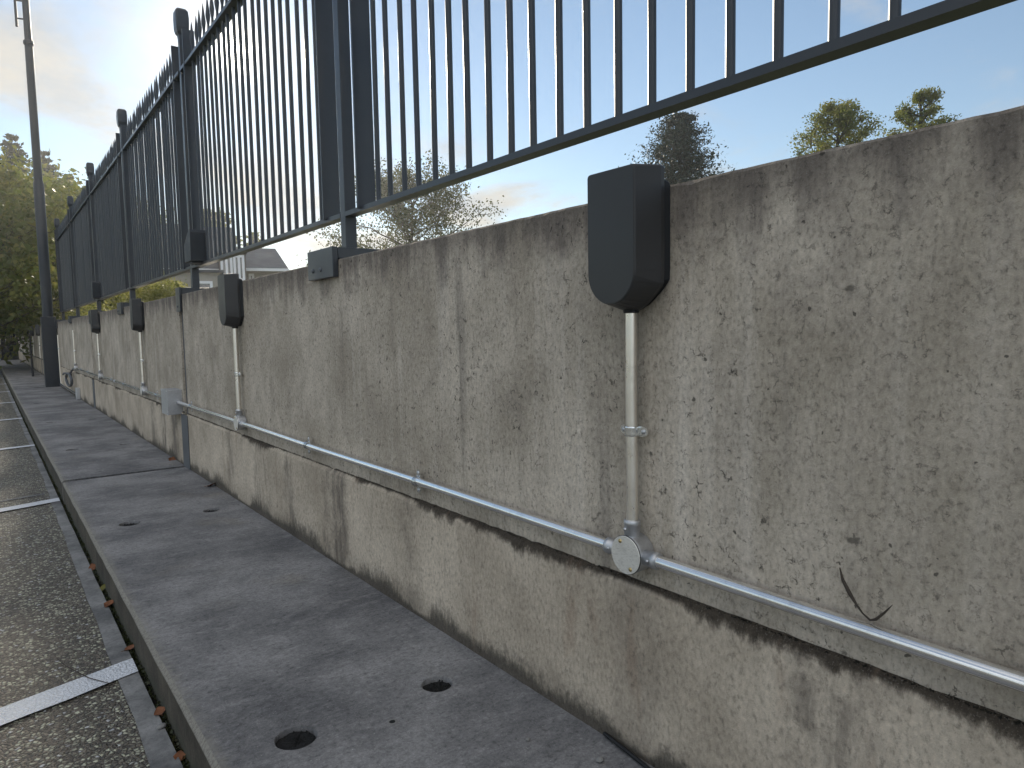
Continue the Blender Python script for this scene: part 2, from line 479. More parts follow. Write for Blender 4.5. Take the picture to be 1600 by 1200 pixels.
def m_slate():
    m, k, b, o = mat('roof_slate')
    P = pos(k)
    z = k.n('ShaderNodeSeparateXYZ', ins={0: P}).outputs[2]
    n = k.noise(P, 1.2, 6, 0.6)
    rows = k.math('FRACT', k.math('MULTIPLY', z, 5.5))
    br = k.noise(k.scale(P, (3.2, 3.2, 5.5)), 1.0, 2, 0.5)
    c = k.mix(k.ramp(n, 0.35, 0.65), (0.045, 0.05, 0.06), (0.085, 0.09, 0.10))
    c = k.mix(k.ramp(br, 0.45, 0.7, 0, 0.5), c, (0.03, 0.034, 0.042))
    k.put(b.inputs['Base Color'], c)
    b.inputs['Roughness'].default_value = 0.6
    bump(k, b, rows, 0.7, 0.03)
    return m


def m_plain(name, col, rough=0.7, var=0.25, scale=3.0, spec=0.4, bmp=0.3):
    m, k, b, o = mat(name)
    P = pos(k)
    n = k.noise(P, scale, 7, 0.62)
    n2 = k.noise(P, scale * 22, 3, 0.6)
    c = k.mix(k.ramp(n, 0.3, 0.7, 0, 1), col, tuple(x * (1 - var) for x in col))
    k.put(b.inputs['Base Color'], c)
    b.inputs['Roughness'].default_value = rough
    b.inputs['Specular IOR Level'].default_value = spec
    bump(k, b, n2, bmp, 0.004)
    return m


def m_glass():
    m, k, b, o = mat('window_glass')
    b.inputs['Base Color'].default_value = (0.03, 0.04, 0.05, 1)
    b.inputs['Roughness'].default_value = 0.06
    b.inputs['Specular IOR Level'].default_value = 0.9
    return m


M = dict(
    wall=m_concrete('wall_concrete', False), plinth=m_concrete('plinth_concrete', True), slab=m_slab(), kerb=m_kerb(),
    asphalt=m_asphalt(), line=m_paint_line(), gutter=m_gutter(),
    galv=m_galv('galvanised_steel', (0.92, 0.915, 0.90), 0.17, 0.06), galv_warm=m_galv('galvanised_tube_warm_reflection', (0.90, 0.86, 0.79), 0.30, 0.05), galv_dull=m_galv('galvanised_casting', (0.56, 0.565, 0.58), 0.46, 0.3),  # warm tube colour has the reflection of ground and wall put in
    lid=m_galv('brushed_lid', (0.86, 0.84, 0.79), 0.42, 0.1), brass=m_galv('brass_screw', (0.55, 0.42, 0.2), 0.35, 0.2),
    zinc=m_galv('bright_zinc', (0.80, 0.81, 0.80), 0.2, 0.3),
    fence=m_paint('fence_paint', (0.030, 0.034, 0.041), 0.34, 0.5), stanchion=m_paint('stanchion_paint', (0.075, 0.080, 0.088), 0.55, 0.4, 0.4),
    unit=m_paint('charger_plastic', (0.030, 0.030, 0.031), 0.40, 0.45, 0.08, 0.05), unit_back=m_paint('charger_back', (0.009, 0.010, 0.012), 0.5, 0.35, 0.05),
    pole=m_paint('pole_paint', (0.022, 0.026, 0.032), 0.45, 0.45), solar=m_paint('solar_panel', (0.05, 0.06, 0.075), 0.15, 0.8, 0.3, 0.01),
    rubber=m_plain('rubber', (0.012, 0.012, 0.013), 0.6), bark=m_bark(), ground=m_ground(), slate=m_slate(),
    fill=m_plain('tar_grit', (0.016, 0.015, 0.014), 0.75, 0.7, 180.0, 0.5, 1.0), dirt=m_plain('gutter_dirt', (0.022, 0.021, 0.014), 0.95, 0.6, 40.0, 0.3, 1.0),
    moss=m_leaf('moss', (0.020, 0.024, 0.010), (0.03, 0.036, 0.012), (0.05, 0.045, 0.02), 0.2, 20.0),
    dead=m_plain('dead_leaf', (0.22, 0.085, 0.036), 0.7, 0.5, 40.0), pod=m_plain('dried_pod', (0.075, 0.058, 0.045), 0.8, 0.6, 60.0),
    pebble=m_plain('pebble', (0.24, 0.235, 0.225), 0.8, 0.3, 30.0),
    white=m_plain('white_paint', (0.78, 0.79, 0.80), 0.5, 0.1), render=m_plain('cream_render', (0.36, 0.33, 0.28), 0.85, 0.2),
    brick=m_plain('dark_brickwork', (0.14, 0.115, 0.10), 0.9, 0.35), glass=m_glass(),
    shed=m_plain('dark_boarding', (0.022, 0.024, 0.027), 0.8, 0.4),
    leaf_pine=m_leaf('pine_needles', (0.008, 0.020, 0.009), (0.014, 0.030, 0.012), (0.022, 0.038, 0.016), 0.10),
    leaf_lime=m_leaf('lime_leaves', (0.11, 0.14, 0.03), (0.20, 0.20, 0.045), (0.27, 0.22, 0.06), 0.50, 0.9),
    leaf_bare=m_leaf('thin_autumn_leaves', (0.045, 0.058, 0.024), (0.075, 0.085, 0.032), (0.12, 0.10, 0.045), 0.38, 0.8),
    leaf_big=m_leaf('broad_leaves', (0.085, 0.115, 0.032), (0.15, 0.16, 0.045), (0.25, 0.21, 0.06), 0.52, 0.7),
    leaf_fir=m_leaf('fir_needles', (0.012, 0.024, 0.012), (0.02, 0.036, 0.016), (0.03, 0.045, 0.02), 0.15),
    leaf_hedge=m_leaf('hedge_leaves', (0.16, 0.17, 0.04), (0.26, 0.24, 0.07), (0.42, 0.38, 0.16), 0.55, 2.0),
)

# ------------------------------------------------------------------ mesh helpers
class MB:
    def __init__(s):
        s.v, s.f, s.sm = [], [], []

    def add(s, vs_, fs_, smooth=False):
        o = len(s.v)
        s.v += [tuple(p) for p in vs_]
        s.f += [tuple(o + i for i in f) for f in fs_]
        s.sm += [smooth] * len(fs_)
        return s

    def box(s, lo, hi, ch=0.0):
        (x0, y0, z0), (x1, y1, z1) = lo, hi
        if ch <= 0:
            vs_ = [(x0, y0, z0), (x1, y0, z0), (x1, y1, z0), (x0, y1, z0), (x0, y0, z1), (x1, y0, z1), (x1, y1, z1), (x0, y1, z1)]
            return s.add(vs_, [(3, 2, 1, 0), (4, 5, 6, 7), (0, 1, 5, 4), (1, 2, 6, 5), (2, 3, 7, 6), (3, 0, 4, 7)])
        bm = bmesh.new()
        bmesh.ops.create_cube(bm, size=1)
        for v in bm.verts:
            v.co = Vector((x0 + (v.co.x + .5) * (x1 - x0), y0 + (v.co.y + .5) * (y1 - y0), z0 + (v.co.z + .5) * (z1 - z0)))
        bmesh.ops.bevel(bm, geom=bm.edges[:], offset=ch, segments=2, affect='EDGES', profile=0.6)
        bm.verts.index_update()
        s.add([v.co for v in bm.verts], [[v.index for v in f.verts] for f in bm.faces])
        bm.free()
        return s

    def rings(s, rings, closed=True, cap=True, smooth=True):
        n = len(rings[0])
        vs_ = [p for r in rings for p in r]
        fs_ = []
        for i in range(len(rings) - 1):
            for j in range(n if closed else n - 1):
                a, b = i * n + j, i * n + (j + 1) % n
                fs_.append((a, b, b + n, a + n))
        s.add(vs_, fs_, smooth)
        if cap:
            s.add(rings[0], [tuple(range(n - 1, -1, -1))])
            s.add(rings[-1], [tuple(range(n))])
        return s

    def tube(s, pts, r, n=12, cap=True):
        pts = [Vector(p) for p in pts]
        rr = r if isinstance(r, (list, tuple)) else [r] * len(pts)
        rings = []
        ref = None
        for i, p in enumerate(pts):
            t = (pts[min(i + 1, len(pts) - 1)] - pts[max(i - 1, 0)]).normalized()
            if ref is None or abs(ref.dot(t)) > 0.95:
                ref = Vector((0, 0, 1)) if abs(t.z) < 0.9 else Vector((1, 0, 0))
            a = (ref - t * ref.dot(t)).normalized()
            b = t.cross(a)
            ref = a
            rings.append([p + (a * math.cos(2 * math.pi * j / n) + b * math.sin(2 * math.pi * j / n)) * rr[i] for j in range(n)])
        return s.rings(rings, cap=cap)

    def lathe(s, prof, n=16, center=(0, 0, 0), axis='z', cap=True):
        c = Vector(center)
        rings = []
        for r, h in prof:
            ring = []
            for j in range(n):
                a = 2 * math.pi * j / n
                if axis == 'z':
                    q = Vector((r * math.cos(a), r * math.sin(a), h))
                elif axis == 'x':
                    q = Vector((h, r * math.cos(a), r * math.sin(a)))
                else:
                    q = Vector((r * math.sin(a), h, r * math.cos(a)))
                ring.append(c + q)
            rings.append(ring)
        return s.rings(rings, cap=cap)

    def mesh(s, name):
        me = bpy.data.meshes.new(name)
        me.from_pydata(s.v, [], s.f)
        me.polygons.foreach_set('use_smooth', s.sm)
        me.update()
        return me

    def build(s, name, m, parent=None):
        return link(name, s.mesh(name), m, parent)


def link(name, me, m, parent=None):
    if m is not None and not me.materials:
        me.materials.append(m)
    o = bpy.data.objects.new(name, me)
    COL.objects.link(o)
    if parent:
        o.parent = parent
    return o


def tag(o, label=None, cat=None, group=None, kind=None):
    if label: o['label'] = label
    if cat: o['category'] = cat
    if group: o['group'] = group
    if kind: o['kind'] = kind
    return o


def empty(name, loc=(0, 0, 0), rz=0):
    o = bpy.data.objects.new(name, None)
    o.empty_display_size = 0.1
    COL.objects.link(o)
    o.location = loc
    o.rotation_euler = (0, 0, rz)
    return o


def copy_tree(o, parent=None):
    c = o.copy()
    COL.objects.link(c)
    c.parent = parent
    for ch in o.children:
        copy_tree(ch, c)
    return c


# ------------------------------------------------------------------ ground, road, pavement
WK = -0.6226          # kerb face
ZR = -0.10            # road level
YEND = 29.6
gm = MB()
gm.add([(-300, -300, ZR - 0.03), (300, -300, ZR - 0.03), (300, 300, ZR - 0.03), (-300, 300, ZR - 0.03)], [(0, 1, 2, 3)])
tag(gm.build('ground', M['ground']), kind='structure')

rm = MB()
rm.add([(-26, -14, ZR), (-0.650, -14, ZR), (-0.650, 42, ZR), (-26, 42, ZR)], [(0, 1, 2, 3)])
road = tag(rm.build('road', M['asphalt']), kind='structure')

BAY = 2.365
for i in range(-2, 13):
    yk = 2.020 + BAY * i
    x0, x1 = -0.638, -5.4
    sl_ = 0.30 if i < 2 else 0.26
    mb = MB()
    n = 26
    top, bot = [], []
    for j in range(n + 1):
        x = x0 + (x1 - x0) * (j / n) ** 1.6
        y = yk + (x - x0) * sl_
        top.append((x, y + 0.046 + random.uniform(-.003, .003), ZR + (0.005 if x > -0.74 else 0.004)))
        bot.append((x, y - 0.046 + random.uniform(-.003, .003), ZR + (0.005 if x > -0.74 else 0.004)))
    zz = [ZR + 0.0062] * (n + 1)
    vs_ = [(p[0], p[1], zz[q]) for q, p in enumerate(bot)] + [(p[0], p[1], zz[q]) for q, p in enumerate(top)]
    mb.add(vs_, [(j + 1, j, n + 1 + j, n + 2 + j) for j in range(n)])
    mb.build('bay_line', M['line'], road)

# narrow in-situ concrete channel between asphalt and kerb
chm = MB()
N = 150
a_, b_ = [], []
for j in range(N + 1):
    y = -3 + (42 + 3) * (j / N) ** 1.4
    a_.append((-0.637 + random.uniform(-.0015, .0015), y, ZR + 0.003))
    b_.append((-0.684 + 0.012 * min(1, max(0, (y - 2) / 3)) + random.uniform(-.006, .005), y, ZR + 0.003))
chm.add(a_ + b_, [(j, j + 1, N + 2 + j, N + 1 + j) for j in range(N)])
tag(chm.build('gutter_channel', M['gutter']), kind='structure')
gp = MB()
gp.add([(-0.645, -3, ZR - 0.012), (WK + 0.05, -3, ZR - 0.012), (WK + 0.05, YEND, ZR - 0.012), (-0.645, YEND, ZR - 0.012)], [(0, 1, 2, 3)])
tag(gp.build('gutter_gap', M['dirt']), kind='structure')
# a narrow concrete patch in the asphalt beside the second bay line
pm = MB()
pp = []
for j in range(15):
    x = -0.69 - 0.17 * j
    pp.append((x, 4.62 + (x + 0.638) * 0.30 + random.uniform(-.008, .008)))
pm.add([(x, y + 0.035, ZR + 0.0025) for x, y in pp] + [(x, y, ZR + 0.0025) for x, y in pp], [(j, j + 1, 16 + j, 15 + j) for j in range(14)])
pm.build('patch_strip', M['gutter'], road)

# moss, grit and crumbs in the joint below the kerb
rg = random.Random(3)
mm = MB()
for _ in range(9000):
    y = 1.1 + 17 * rg.random() ** 1.8
    w = rg.random()
    x = WK - 0.001 - 0.0135 * w
    clump = 0.5 + 0.5 * math.sin(y * 9.1) * math.sin(y * 3.7 + 1)
    if rg.random() > 0.45 + 0.55 * clump:
        continue
    s = rg.uniform(.0015, .0048) * (1 + 0.05 * y)
    z = ZR - 0.011 + rg.random() * 0.017 * (1 - .5 * w)
    d1 = Vector((rg.uniform(-1, 1), rg.uniform(-1, 1), rg.uniform(-1, 1))).normalized() * s
    d2 = Vector((rg.uniform(-1, 1), rg.uniform(-1, 1), rg.uniform(-.3, 1.6))).normalized() * s
    c = Vector((x, y, z))
    mm.add([c - d1, c + d1, c + d2 * 1.6, c - d1 * .3 + d2 * 2.0], [(0, 1, 2, 3)])
tag(mm.build('gutter_moss', M['moss']), 'dark moss and grit packed into the joint below the kerb', 'moss', kind='stuff')

# pavement: precast slabs with lifting sockets
pave = empty('pavement')
tag(pave, kind='structure')


def slab_mesh(length, holes):
    bm = bmesh.new()
    x0, x1 = WK + 0.010, 0.0
    loops = []
    def loop(pts):
        vs2 = [bm.verts.new((x, y, 0)) for x, y in pts]
        for a, b in zip(vs2, vs2[1:] + vs2[:1]):
            bm.edges.new((a, b))
        return vs2
    g = 0.011
    outer = []
    ny = 40
    for j in range(ny + 1):
        outer.append((x0 + random.uniform(-.0012, .0012), g + (length - 2 * g) * j / ny))
    outer += [(x1, length - g), (x1, g)]
    loop(outer)
    for hx, hy, r in holes:
        loop([(hx + r * (1 + random.uniform(-.02, .02)) * math.cos(2 * math.pi * q / 28), hy + r * math.sin(2 * math.pi * q / 28)) for q in range(28)])
    bmesh.ops.triangle_fill(bm, use_beauty=True, use_dissolve=False, edges=bm.edges[:])
    # drop faces that filled the sockets
    kill = []
    for f in bm.faces:
        c = f.calc_center_median()
        if any((c.x - hx) ** 2 + (c.y - hy) ** 2 < (r * 0.98) ** 2 for hx, hy, r in holes):
            kill.append(f)
    bmesh.ops.delete(bm, geom=kill, context='FACES_ONLY')
    for f in bm.faces:
        if f.normal.z < 0:
            f.normal_flip()
    bm.verts.index_update()
    top = MB()
    top.add([v.co for v in bm.verts], [[v.index for v in f.verts] for f in bm.faces])
    bm.free()
    # arris and sides
    ring = outer
    n = len(ring)
    vs_ = [(x, y, 0) for x, y in ring] + [(x - (0.010 if x < -0.3 else 0), y + (-0.003 if y > length - 0.1 else 0.003 if y < 0.1 else 0), -0.008) for x, y in ring] + \
          [(x - (0.0105 if x < -0.3 else 0), y, -0.16) for x, y in ring]
    fs_ = []
    for j in range(n):
        jn = (j + 1) % n
        fs_ += [(j, n + j, n + jn, jn), (n + j, 2 * n + j, 2 * n + jn, n + jn)]
    top.add(vs_, fs_)
    for hx, hy, r in holes:
        rr = [[(hx + r * q_ * math.cos(2 * math.pi * q / 28), hy + r * q_ * math.sin(2 * math.pi * q / 28), h) for q in range(28)] for q_, h in ((1.0, 0.0), (0.97, -0.004), (0.95, -0.03))]
        top.rings(rr, cap=False, smooth=True)
    me = top.mesh('slab')
    me.materials.append(M['slab'])
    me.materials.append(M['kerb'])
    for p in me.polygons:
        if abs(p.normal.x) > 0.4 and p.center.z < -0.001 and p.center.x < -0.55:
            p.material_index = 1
    return me


SL = 4.27
HO = [(-0.474, 1.175, 0.040), (-0.160, 1.178, 0.034), (-0.474, 3.10, 0.040), (-0.156, 3.10, 0.034)]
slab_me = slab_mesh(SL, HO)
for i in range(-1, 7):
    y0 = 0.095 + SL * i
    s = link('slab', slab_me, None, pave)
    s.location = (0, y0, (0, 0.005, -0.002, 0.003, 0, 0.002, 0, -0.003)[(i) % 8])
    for hx, hy, r in HO:
        d = MB()
        rr = [[(hx + rq * r * math.cos(2 * math.pi * q / 20), hy + rq * r * math.sin(2 * math.pi * q / 20), h + random.uniform(-.002, .002)) for q in range(20)] for rq, h in ((0.965, -0.011), (0.6, -0.007), (0.2, -0.009), (0.01, -0.009))]
        d.rings(rr, cap=False, smooth=True)
        for _ in range(30 if i == 0 else 6):
            a, q = random.uniform(0, 6.28), r * 0.85 * random.random() ** .5
            c = Vector((hx + q * math.cos(a), hy + q * math.sin(a), -0.008))
            t = random.uniform(.0015, .004)
            d.add([c + Vector((-t, -t, 0)), c + Vector((t, -t * .6, 0.001)), c + Vector((t * .4, t, 0)), c + Vector((0, 0, t * 1.3))], [(0, 1, 3), (1, 2, 3), (2, 0, 3)])
        f = d.build('socket_fill', M['fill'], s)

# ------------------------------------------------------------------ retaining wall
JY = [0.06 + 4.26 * i for i in range(-1, 8)]      # stanchion positions
wall = tag(empty('concrete_wall'), 'long weathered grey concrete wall of panels with dark streaked foot', 'wall')
rw = random.Random(11)
for i in range(len(JY) - 1):
    y0, y1 = JY[i] + 0.045, JY[i + 1] - 0.045
    ny = 170 if i < 3 else 30
    mb = MB()
    fr, tp, bk = [], [], []
    for j in range(ny + 1):
        y = y0 + (y1 - y0) * j / ny
        ch = 0.0035 + 0.0015 * rw.random() + (0.006 * rw.random() if rw.random() < .05 else 0)
        jz = rw.uniform(-.0005, .0005)
        fr.append([(0, y, -0.02), (0, y, 0.5), (0, y, 0.999 - ch + jz), (ch * .8, y, 0.999 + jz), (0.195, y, 0.999 + jz), (0.20, y, 0.994), (0.20, y, -0.14)])
    mb.rings(fr, closed=False, cap=False, smooth=False)
    for e in (fr[0], fr[-1]):
        mb.add(e, [tuple(range(len(e)))])
    panel = mb.build('panel', M['wall'], wall)
    # proud lower course with a dirty, chipped ledge
    pb = MB()
    fr = []
    for j in range(ny + 1):
        y = y0 + (y1 - y0) * j / ny
        zt = 0.318 + 0.002 * math.sin(y * 1.3 + i) + rw.uniform(-.0012, .0012) - (0.005 * rw.random() if rw.random() < .07 else 0)
        xo = -0.012 + rw.uniform(-.0005, .0005)
        fr.append([(xo, y, -0.02), (xo, y, zt - 0.012), (xo + 0.005, y, zt - 0.003), (-0.0005, y, zt + 0.003)])
    pb.rings(fr, closed=False, cap=False, smooth=False)
    for e in (fr[0], fr[-1]):
        pb.add(list(e) + [(-0.0005, e[0][1], -0.02)], [(0, 1, 2, 3, 4)])
    pb.build('plinth', M['plinth'], panel)
for y in JY[1:-1]:
    st = MB()
    st.box((0.012, y - 0.043, -0.02), (0.022, y + 0.043, 0.985))
    st.box((0.022, y - 0.006, -0.02), (0.17, y + 0.006, 0.985))
    st.box((0.17, y - 0.043, -0.02), (0.18, y + 0.043, 0.985))
    st_o = st.build('stanchion', M['stanchion'], wall)
    MB().box((-0.0155, y - 0.085, 0.0), (-0.0135, y + 0.075, 0.311)).build('cover_plate', M['stanchion'], st_o)

# debris along the ledge
lg = MB()
for _ in range(900):
    y = 0.25 + 5 * rg.random() ** 1.5
    c = Vector((-0.004 - 0.007 * rg.random(), y, 0.320 + 0.002 * math.sin(y * 1.3 + 1)))
    s = rg.uniform(.0008, .003)
    v = [c + Vector((rg.uniform(-1, 1), rg.uniform(-1.5, 1.5), rg.uniform(-.5, 1.2))) * s for _ in range(4)]
    lg.add(v, [(0, 1, 2), (0, 2, 3), (0, 3, 1), (1, 3, 2)])
tag(lg.build('ledge_debris', M['dirt']), 'dark dirt crumbs lying along the wall ledge under the pipe', 'dirt', kind='stuff')

# ------------------------------------------------------------------ fence on top of the wall
XF = 0.085
PY = [-2.07 + 2.13 * i for i in range(8)]
fence = tag(empty('metal_fence'), 'dark grey spear topped bar fence standing on the wall', 'fence')
ZB, ZT = 1.155, 2.243
bar_m = MB()
bar_m.tube([(0, 0, ZB), (0, 0, 1.6), (0, 0, ZT + 0.012)], 0.008, 10, cap=False)
bar_m.lathe([(0.008, ZT + 0.012), (0.0065, ZT + 0.05), (0.006, ZT + 0.065), (0.0105, ZT + 0.095), (0.0115, ZT + 0.108), (0.0085, ZT + 0.135), (0.004, ZT + 0.175), (0.0006, ZT + 0.198)], 10, cap=False)
bar_me = bar_m.mesh('bar')
bar_me.materials.append(M['fence'])
stile_me = MB().box((-0.031, -0.005, ZB), (0.031, 0.005, 2.425), 0.0012).mesh('stile')
stile_me.materials.append(M['fence'])
post_m = MB().box((-0.0195, -0.020, 1.037), (0.0195, 0.020, 2.44), 0.003)
post_me = post_m.mesh('post')
post_me.materials.append(M['fence'])
cp = MB()
def rsq(hx, hy, z, r=0.012, off=0.0):
    pts = []
    for cxs, cys, a0 in ((1, 1, 0), (-1, 1, 90), (-1, -1, 180), (1, -1, 270)):
        for q in range(4):
            a = R(a0 + q * 30)
            pts.append((off + cxs * (hx - r) + r * math.cos(a), cys * (hy - r) + r * math.sin(a), z))
    return pts
cp.rings([rsq(.0205, .0210, 2.425, .004), rsq(.0210, .0215, 2.437, .004), rsq(.030, .034, 2.452, .008), rsq(.034, .040, 2.475, .010), rsq(.035, .041, 2.53, .010), rsq(.033, .038, 2.565, .012), rsq(.026, .030, 2.577, .012)], smooth=False)
cap_me = cp.mesh('post_cap')
cap_me.materials.append(M['fence'])
rail_lo = MB().box((-0.020, 0, -0.0075), (0.016, 1, 0.0075), 0.0).mesh('rail')
rail_lo.materials.append(M['fence'])
rail_hi = MB().box((-0.027, 0, -0.0085), (0.027, 1, 0.0085), 0.0).mesh('rail')
rail_hi.materials.append(M['fence'])
sadw = MB()
sadw.box((-0.020, -0.105, 0.943), (-0.002, 0.105, 1.0375), 0.002)
sadw.box((0.0, -0.103, 1.001), (0.204, 0.103, 1.036), 0.002)
sadw.box((0.206, -0.105, 0.943), (0.218, 0.105, 1.0375), 0.002)
sad_me = sadw.mesh('saddle_bracket')
sad_me.materials.append(M['fence'])
sadn = MB()
sadn.box((-0.014, -0.050, 0.90), (-0.002, 0.050, 1.0375), 0.002)
sadn.box((0.0, -0.050, 1.001), (0.204, 0.050, 1.036), 0.002)
sadn.box((0.206, -0.050, 0.90), (0.218, 0.050, 1.0375), 0.002)
sadn_me = sadn.mesh('saddle_bracket')
sadn_me.materials.append(M['fence'])
scr_me = MB().lathe([(0.007, 0.001), (0.007, -0.0025), (0.0045, -0.005), (0.0005, -0.0055)], 10, axis='x').mesh('screw')
scr_me.materials.append(M['stanchion'])
for i, y in enumerate(PY):
    p = link('post', post_me, None, fence); p.location = (XF, y, 0)
    link('post_cap', cap_me, None, p)
    joint = any(abs(y - j) < .1 for j in JY)
    b = link('saddle_bracket', sadn_me if joint else sad_me, None, fence); b.location = (0, y, 0)
    for dy, dz in (((0.06, 0.972), (-0.005, 0.972)) if not joint else ((0.0, 0.93),)):
        q = link('screw', scr_me, None, b); q.location = (-0.020 if not joint else -0.014, dy, dz)
    for s in (-1, 1):
        st = link('stile', stile_me, None, fence); st.location = (XF, y + s * 0.138, 0)
    if i + 1 < len(PY):
        for zc in (ZB, ZT):
            r = link('rail', rail_lo if zc == ZB else rail_hi, None, fence)
            r.location = (XF, y + 0.0205, zc); r.scale = (1.0, 2.13 - 0.041, 1)
        ya, yb = y + 0.138, PY[i + 1] - 0.138
        for j in range(1, 22):
            o = link('bar', bar_me, None, fence)
            o.location = (XF, ya + (yb - ya) * j / 22, 0)
            o.rotation_euler = (random.uniform(-.0015, .0015), random.uniform(-.0015, .0015), random.uniform(0, 6))

# solar lights clipped to the fence posts
def solar_light(y, label):
    """wedge lamp bolted to the panel end bar; its panel leans towards the sun"""
    t = tag(empty('solar_light', (XF - 0.036, y - 0.144, 1.166)), label, 'light', 'solar lights on the fence posts')
    w = 0.045
    prof = [(0.0, 0.0), (0.0, 0.088), (-0.006, 0.098), (-0.130, 0.166), (-0.146, 0.164), (-0.152, 0.150), (-0.140, 0.0)]
    MB().rings([[(-w, p, z) for p, z in prof], [(w, p, z) for p, z in prof]], smooth=False).build('housing', M['pole'], t)
    n = Vector((0, 0.068, 0.124)).normalized() * 0.0025
    q = [Vector((-w + .006, -0.012, 0.1015)), Vector((w - .006, -0.012, 0.1015)), Vector((w - .006, -0.125, 0.1635)), Vector((-w + .006, -0.125, 0.1635))]
    MB().rings([[p + n * 0.15 for p in q], [p + n for p in q]], smooth=False).build('solar_panel', M['solar'], t)
    MB().box((-0.032, -0.115, -0.011), (0.032, -0.030, -0.001), 0.003).build('diffuser', M['pole'], t)
solar_light(4.32, 'black wedge shaped solar light at the second fence post from the camera')
solar_light(8.58, 'small far black solar light low on the fourth fence post, above a charging unit')

# ------------------------------------------------------------------ charging units
def u_profile(hw, zt, zb, n=18, rc=0.006):
    """flat top, straight sides, half round foot; returned as (y, z)"""
    pts = []
    for q in range(4):
        a = R(90 - q * 30)
        pts.append((-(hw - rc) - rc * math.cos(a) if False else -(hw - rc) - rc * math.sin(R(q * 30)), zt - rc + rc * math.cos(R(q * 30))))
    zc = zb + hw
    for q in range(n + 1):
        a = math.pi + math.pi * q / n
        pts.append((hw * math.cos(a), zc + hw * math.sin(a)))
    for q in range(4):
        pts.append(((hw - rc) + rc * math.cos(R(q * 30)), zt - rc + rc * math.sin(R(q * 30))))
    return pts


def ring_u(x, hw, zt, zb, facet=False):
    out = []
    for y, z in u_profile(hw, zt, zb):
        if facet and z < zb + hw:      # the wall side has slanted lower corners instead of a half round
            q = abs(y) / hw
            z2 = zb + max(0.0, (q - 0.25) / 0.75) * hw * 0.62
            z = z * 0.25 + z2 * 0.75
        out.append((x, y, z))
    return out


bm_ = MB()
bm_.rings([ring_u(-0.014, .0655, 1.0285, 0.797, True), ring_u(-0.022, .0658, 1.029, 0.7965, True), ring_u(-0.0690, .0540, 1.0265, 0.8070), ring_u(-0.0712, .0528, 1.0256, 0.8082)], smooth=False)
body_me = bm_.mesh('body'); body_me.materials.append(M['unit'])
fm_ = MB()
fm_.rings([ring_u(-0.0713, .0521, 1.0250, 0.8089), ring_u(-0.0722, .0517, 1.0246, 0.8093)], smooth=False)
front_me = fm_.mesh('front_cover'); front_me.materials.append(M['unit'])
kb_ = MB()
kb_.rings([ring_u(-0.0005, .066, 1.004, 0.803, True), ring_u(-0.0145, .061, 1.010, 0.805, True)], smooth=False)
back_me = kb_.mesh('back_plate'); back_me.materials.append(M['unit_back'])
gl_ = MB().lathe([(0.0135, 0.812), (0.0135, 0.7955), (0.0125, 0.7935)], 18, (-0.0225, 0, 0))
gland_me = gl_.mesh('cable_gland'); gland_me.materials.append(M['unit_back'])

CP = 2.352
charge_y = [0.8235 + CP * i for i in (0, 1, 2, 3)] + [0.8235 + CP * i for i in (7, 8, 9, 10, 11)]
clabels = ['large dark charging unit nearest the camera, rising above the wall top', 'dark charging unit between the nearest one and the square metal box',
           'small dark charging unit just beyond the square metal box', 'smallest charging unit before the lamp post, below a solar light',
           'tiny dark charging unit just past the lamp post', 'second tiny charging unit past the lamp post', 'third tiny charging unit past the lamp post',
           'fourth tiny charging unit past the lamp post', 'farthest tiny charging unit near the end of the wall']
for y, lb in zip(charge_y, clabels):
    t = tag(empty('charging_unit', (0, y, 0)), lb, 'charger', 'charging units along the wall')
    link('back_plate', back_me, None, t)
    b = link('body', body_me, None, t)
    link('front_cover', front_me, None, b)
    link('cable_gland', gland_me, None, t)

# ------------------------------------------------------------------ galvanised conduit
ZP, XP = 0.3770, -0.0225
RP = 0.0105


def clip_parts(parent, vertical, at):
    """pipe saddle: ribbed band over the tube plus a screwed lug each side"""
    c = Vector(at)
    band = MB()
    def T(a, b, h):       # a: round the tube (out of the wall), b: across the tube, h: along it
        return c + (Vector((a, b, h)) if vertical else Vector((a, h, b)))
    rr = []
    for h, r in ((-.0085, RP + .0012), (-.006, RP + .0028), (-.003, RP + .0010), (0, RP + .0026), (.003, RP + .0010), (.006, RP + .0028), (.0085, RP + .0012)):
        ring = []
        for q in range(15):
            a = math.pi * (q / 14) - math.pi / 2
            ring.append(T(-r * math.cos(a), r * math.sin(a), h))
        ring = [T(-XP * 0 + 0.009, -r, h)] + ring + [T(0.009, r, h)]
        rr.append(ring)
    band.rings(rr, closed=False, cap=False, smooth=True)
    bd = band.build('saddle', M['zinc'], parent)
    for s in (-1, 1):
        lug = MB()
        cs = []
        for hx in (0.0, 0.0028):
            ring = []
            for b, h in ((RP - .001, -.0085), (RP + .012, -.0085), (RP + .0185, -.006), (RP + .021, 0), (RP + .0185, .006), (RP + .012, .0085), (RP - .001, .0085)):
                ring.append(T(0.0075 - hx, s * b, h))
            cs.append(ring)
        lug.rings(cs, smooth=False)
        lg2 = lug.build('lug', M['zinc'], bd)
        q = MB()
        cc = T(0.0047, s * (RP + .012), 0)
        q.lathe([(0.0042, 0), (0.0042, -0.0015), (0.002, -0.003), (0.0003, -0.0032)], 10, cc, axis='x')
        q.build('screw', M['galv_dull'], bd)


